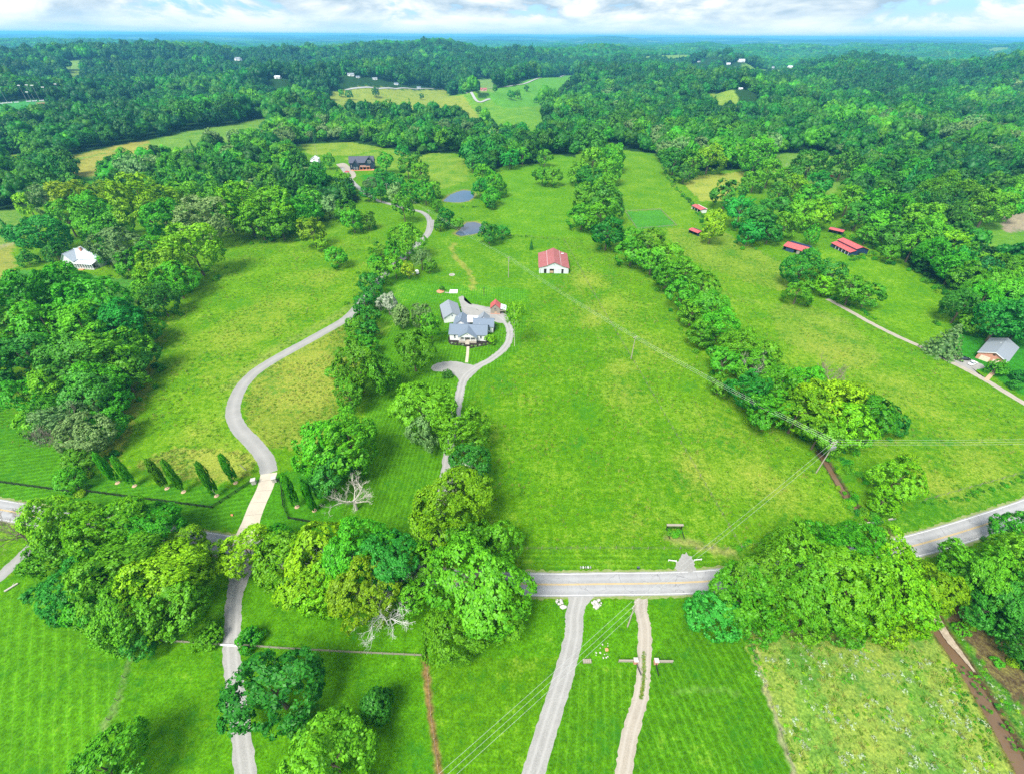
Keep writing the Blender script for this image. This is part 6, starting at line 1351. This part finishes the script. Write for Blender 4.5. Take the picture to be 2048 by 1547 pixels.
# cars
def car(px, rz, mat, label, L_=4.7, hgt_=1.45, z=None):
    o = empty('parked_car', G(*px), rz, label, 'car'); h2 = L_ / 2; W2 = .9
    b = MB(); sec = [(-h2, .35, .72, .82), (-h2 + .25, .28, .92, .9), (-h2 + 1.0, .25, .98, .92), (h2 - 1.5, .25, .98, .92), (h2 - .35, .28, .86, .88), (h2, .38, .66, .78)]
    for (xa, z0, z1, wa), (xb, y0, y1, wb) in zip(sec[:-1], sec[1:]):
        A = [(xa, -wa, z0), (xa, wa, z0), (xa, wa, z1 - .15), (xa, wa * .88, z1), (xa, -wa * .88, z1), (xa, -wa, z1 - .15)]; B = [(xb, -wb, y0), (xb, wb, y0), (xb, wb, y1 - .15), (xb, wb * .88, y1), (xb, -wb * .88, y1), (xb, -wb, y1 - .15)]
        for k in range(6): b.face([A[k], A[(k + 1) % 6], B[(k + 1) % 6], B[k]])
    for s_, sg in ((sec[0], 1), (sec[-1], -1)): x_, z0, z1, w = s_; b.face([(x_, -w, z0), (x_, w, z0), (x_, w, z1 - .15), (x_, w * .88, z1), (x_, -w * .88, z1), (x_, -w, z1 - .15)][::sg])
    part('body', b, mat, o)
    lo = [(-h2 + .75, -.8), (h2 - 1.35, -.8), (h2 - 1.35, .8), (-h2 + .75, .8)]; hi2 = [(-h2 + 1.35, -.62), (h2 - 2.2, -.62), (h2 - 2.2, .62), (-h2 + 1.35, .62)]
    for k, nm in enumerate(('side_window', 'windscreen', 'side_window', 'rear_window')):
        j = (k + 1) % 4; part(nm, MB().face([(*lo[k], .96), (*lo[j], .96), (*hi2[j], hgt_ - .04), (*hi2[k], hgt_ - .04)]), GLASS, o)
    part('roof', MB().slab([(*q, hgt_) for q in hi2], .06), mat, o)
    for x_ in (-h2 + .85, h2 - .9):
        for y_ in (-.82, .82): q = part('wheel', MB().tube([(x_, y_ - .1, .33), (x_, y_ + .1, .33)], .33, 14), RUBBER, o); part('rim', MB().tube([(x_, y_ - .115, .33), (x_, y_ + .115, .33)], .2, 10), STEEL, q)
    for y_ in (-.6, .6): part('headlight', MB().box((h2 - .1, y_, .66), (.14, .3, .14)), PORC, o); part('tail_light', MB().box((-h2 + .02, y_, .72), (.1, .28, .14)), REDP, o)
    for y_ in (-.98, .98): part('mirror', MB().box((h2 - 1.5, y_, 1.0), (.12, .18, .12)), mat, o)
    return o
car((1928, 719), -.12, BLACKP, 'black car parked on the white gravel by the brick house', 4.7, 1.5)
car((1944, 728), .42, WHITEP, 'white car parked beside the black one at the brick house', 4.8, 1.45)
car((694, 345), .1, REDP, 'red car parked below the dark hilltop house', 4.8, 1.5)
# white cars and stands at the sports ground
for k, (x_, y_) in enumerate([(2, 207.5), (11, 206.5), (21, 205.8), (34, 205), (58, 203.2), (70, 202.4), (84, 201.7), (97, 200.8), (108, 200.2), (122, 199.6)]):
    p = G(x_, y_ + 1); o = empty('parked_car', p, .6, 'pale vehicle parked along the sports field, %s from the picture edge' % nth_(k), 'car', 'vehicles along the sports field'); part('body', MB().box((0, 0, 1.1), (6.5, 2.6, 1.6)), WHITE, o); part('cabin', MB().box((-.4, 0, 2.2), (4.0, 2.3, 1.0)), GLASS, o)

# ------------------------------------------------------------------ ground cover
UB = protocol([(CROWN['bush'][0], 'M'), (CROWN['bush'][1], 'M'), (CROWN['bush'][0], 'D'), (CROWN['small'][0], 'M'), (CROWN['bush'][1], 'L')], 'brush_source')
ru = np.random.RandomState(4); up = []; us = []
for o in TREES:
    gname = o.get('group', '')
    if any(k in gname for k in ('hedgerow', 'strip of wood', 'boundary row', 'diagonal', 'clump behind', 'row between', 'creek', 'tall wood', 'wood behind', 'broken wood', 'scattered', 'big wood')):
        Rr = max(c.scale[0] for c in o.children if c.name.startswith('crown'))
        for _ in range(4):
            a = ru.uniform(0, 6.28); d = Rr * ru.uniform(.4, 1.05); s = ru.uniform(.8, 1.9); up.append((o.location.x + d * math.cos(a), o.location.y + d * math.sin(a), s * .45)); us.append(s)
def along(px, n, w, smin, smax):
    C = spline([G(*p) for p in px], 8)
    for _ in range(n):
        k = ru.randint(0, len(C) - 1); t_ = ru.uniform(); p = C[k].lerp(C[k + 1], t_); s = ru.uniform(smin, smax); up.append((p.x + ru.normal() * w, p.y + ru.normal() * w, s * .4)); us.append(s)
along([(1470, 1096), (1540, 1080), (1620, 1062), (1700, 1056)], 90, .5, .5, 1.1)
along([(1690, 985), (1720, 1020), (1750, 1040), (1765, 1010), (1800, 1020)], 90, 2.0, .5, 1.3)
along([(1640, 890), (1690, 930), (1740, 960)], 60, 2.2, .5, 1.2)
along([(1850, 1010), (1960, 985), (2048, 960)], 50, .5, .3, .8)
along([(1320, 320), (1345, 370), (1385, 410), (1410, 455)], 90, 1.2, .8, 1.8)
along([(1930, 1330), (1980, 1400), (2048, 1500)], 60, 1.4, .12, .4); along([(1885, 1325), (1935, 1420), (1995, 1520)], 70, .9, .12, .4)
along([(1660, 475), (1740, 485), (1800, 510)], 60, 2.5, .8, 1.8); along([(1700, 520), (1750, 508)], 30, 1.2, .7, 1.5)
along([(1850, 560), (1930, 610), (1960, 625)], 60, 3, .9, 2.0); along([(1480, 1260), (1500, 1290), (1520, 1340)], 30, .5, .25, .6)
along([(872, 417), (920, 414), (988, 416)], 26, 1.0, .4, 1.1); along([(1000, 470), (1128, 481)], 14, .6, .4, .9)
along([(1655, 592), (1700, 612), (1760, 640)], 40, 1.2, .4, 1.2); along([(705, 610), (740, 540), (765, 480)], 50, 3, .6, 1.6)
up = np.array(up); us = np.array(us); n_ = len(up)
massobj('undergrowth', up, np.stack([us, us, us * ru.uniform(.7, 1.0, n_)], 1), np.stack([0 * us, 0 * us, ru.uniform(0, 6.28, n_)], 1), ru.randint(0, 5, n_), UB, 'low brushy undergrowth along hedgerows, ditches and wood edges')
def tuftmesh(seed, nb, hgt_, lean, mat, wid=.05):
    rg2 = np.random.RandomState(seed); V = []; Fq = []; L_ = []
    for k in range(nb):
        a = rg2.uniform(0, 6.28); x_, y_ = rg2.normal(size=2) * .22; d = np.array([math.cos(a), math.sin(a)]) * lean * rg2.uniform(.3, 1.2); s = np.array([-math.sin(a), math.cos(a)]) * wid; h_ = hgt_ * rg2.uniform(.6, 1.2); i_ = len(V)
        V += [(x_ - s[0], y_ - s[1], -.02), (x_ + s[0], y_ + s[1], -.02), (x_ + d[0] + s[0] * .5, y_ + d[1] + s[1] * .5, h_), (x_ + d[0] - s[0] * .5, y_ + d[1] - s[1] * .5, h_)]; Fq.append((i_, i_ + 1, i_ + 2, i_ + 3)); L_.append(rg2.uniform())
    return meshnp('grass_tuft', np.array(V), np.array(Fq), [mat], np.array(L_))
GT = leafmat('grass_blade', (.06, .20, .004), (.15, .30, .02), .3); GD = leafmat('dry_blade', (.16, .22, .02), (.34, .34, .09), .3); WD = leafmat('weed_leaf', (.17, .28, .12), (.42, .48, .34), .2)
TS = protocol([(tuftmesh(1, 14, .42, .3, GT), None), (tuftmesh(2, 16, .5, .4, GT), None), (tuftmesh(3, 12, .55, .45, GD), None), (tuftmesh(4, 14, .45, .35, GD), None)], 'tuft_source')
def fill(zi, step, keep=1.0):
    P = _zones[zi][0]; lo, hi_ = P.min(0), P.max(0); lo = np.maximum(lo, (-260, 10)); hi_ = np.minimum(hi_, (300, 330))
    gx, gy = np.meshgrid(np.arange(lo[0], hi_[0], step), np.arange(lo[1], hi_[1], step)); x = gx.ravel() + ru.uniform(-.5, .5, gx.size) * step; y = gy.ravel() + ru.uniform(-.5, .5, gx.size) * step
    k = pip(x, y, P) & (ru.uniform(size=len(x)) < keep) & (np.abs(np.arctan2(x, y + 60)) < .95); x, y = x[k], y[k]
    for px, w in ((ROAD, 4.5), (CREEK, 2.6), (DITCH, 1.8)):
        Q = np.array([p[:2] for p in spline([G(*q) for q in px], 4)]); m_ = pdist(x, y, Q) > w; x, y = x[m_], y[m_]
    return x, y
DRV = [np.array([p[:2] for p in spline([G(*q) for q in px], 4)]) for px in ([(697, 633), (640, 668), (560, 712), (510, 744), (480, 778), (466, 818), (476, 853), (508, 888), (531, 918), (538, 946), (512, 1010)], [(862, 1148), (872, 1060), (894, 930), (914, 815), (929, 754), (950, 736), (985, 716), (1012, 692), (1020, 665), (1012, 643)], [(1655, 598), (1735, 642), (1850, 697), (1935, 740), (2048, 806), (2300, 940)])]
xs_, ys_, dr_ = [], [], []
for zi, st_, kp in ((0, 1.5, .6), (1, 1.2, .7), (2, 1.0, .8), (5, 1.2, .7), (9, 1.3, .5), (11, 1.3, .7), (12, 1.8, .6), (22, .8, .35)):
    x, y = fill(zi, st_, kp)
    cl = np.sin(x * .21 + 1.3 * np.sin(y * .13)) + np.sin(y * .27 + 1.7 * np.sin(x * .11)) + ru.normal(size=len(x)) * .7
    for Q in DRV: m_ = pdist(x, y, Q) > 3.6; x, y, cl = x[m_], y[m_], cl[m_]
    m_ = cl > -.4; xs_.append(x[m_]); ys_.append(y[m_]); dr_.append(ru.uniform(size=m_.sum()) < _zones[zi][2] * .8)
x, y, dd_ = np.concatenate(xs_), np.concatenate(ys_), np.concatenate(dr_); n_ = len(x); s = ru.uniform(.6, 1.3, n_)
massobj('meadow_grass', np.stack([x, y, 0 * x], 1), np.stack([s, s, s], 1), np.stack([0 * x, 0 * x, ru.uniform(0, 6.28, n_)], 1), np.where(dd_, 2, 0) + ru.randint(0, 2, n_), TS, 'tall tufty meadow grass of the hay fields')
def weedmesh(seed):
    rg2 = np.random.RandomState(seed); tp = unit(rg2.normal(size=(9, 3))) * np.array([.7, .7, .3]); tp[:, 2] = np.abs(tp[:, 2]); V, Fq, lv = leaves(rg2, tp, unit(tp + np.array([0, 0, .5])), np.full(9, .35), 7, .14); return meshnp('weed', V, Fq, [WD], lv)
WS = protocol([(weedmesh(1), None), (weedmesh(2), None), (CROWN['bush'][0], 'M'), (weedmesh(3), 'M'), (weedmesh(4), 'L')], 'weed_source')
x, y = fill(22, 1.15, .75); cl = np.sin(x * .55 + 1.7 * np.sin(y * .37)) + np.sin(y * .61 + 1.1 * np.sin(x * .43)) + ru.normal(size=len(x)) * .8; m_ = cl > .35; x, y = x[m_], y[m_]
x2, y2 = fill(26, 1.0, .5); x = np.append(x, x2); y = np.append(y, y2); n_ = len(x); s = ru.uniform(.35, .95, n_) ; ix = ru.choice([0, 1, 2, 3, 4], n_, p=[.30, .25, .05, .25, .15]); s = np.where(ix == 2, s * .7, s)
massobj('pasture_weeds', np.stack([x, y, 0 * x + .02], 1), np.stack([s, s, s * .8], 1), np.stack([0 * x, 0 * x, ru.uniform(0, 6.28, n_)], 1), ix, WS, 'pale broad-leaved weeds dotted over the creekside pasture')
# grassy middle of the tan lane
mp_ = spline([G(1287, 1300), G(1288, 1340), G(1286, 1370), G(1282, 1396)], 12); gx = []; 
for _ in range(260):
    k = ru.randint(0, len(mp_) - 1); p = mp_[k].lerp(mp_[k + 1], ru.uniform()); gx.append((p.x + ru.normal() * .2, p.y + ru.normal() * .1, .02))
gx = np.array(gx); s = ru.uniform(.3, .6, len(gx)); massobj('lane_grass', gx, np.stack([s, s, s * .6], 1), np.stack([0 * s, 0 * s, ru.uniform(0, 6, len(s))], 1), ru.randint(0, 3, len(s)), TS, 'grass growing along the middle of the tan lane')
print('undergrowth', len(up), 'objects', len(S.objects))
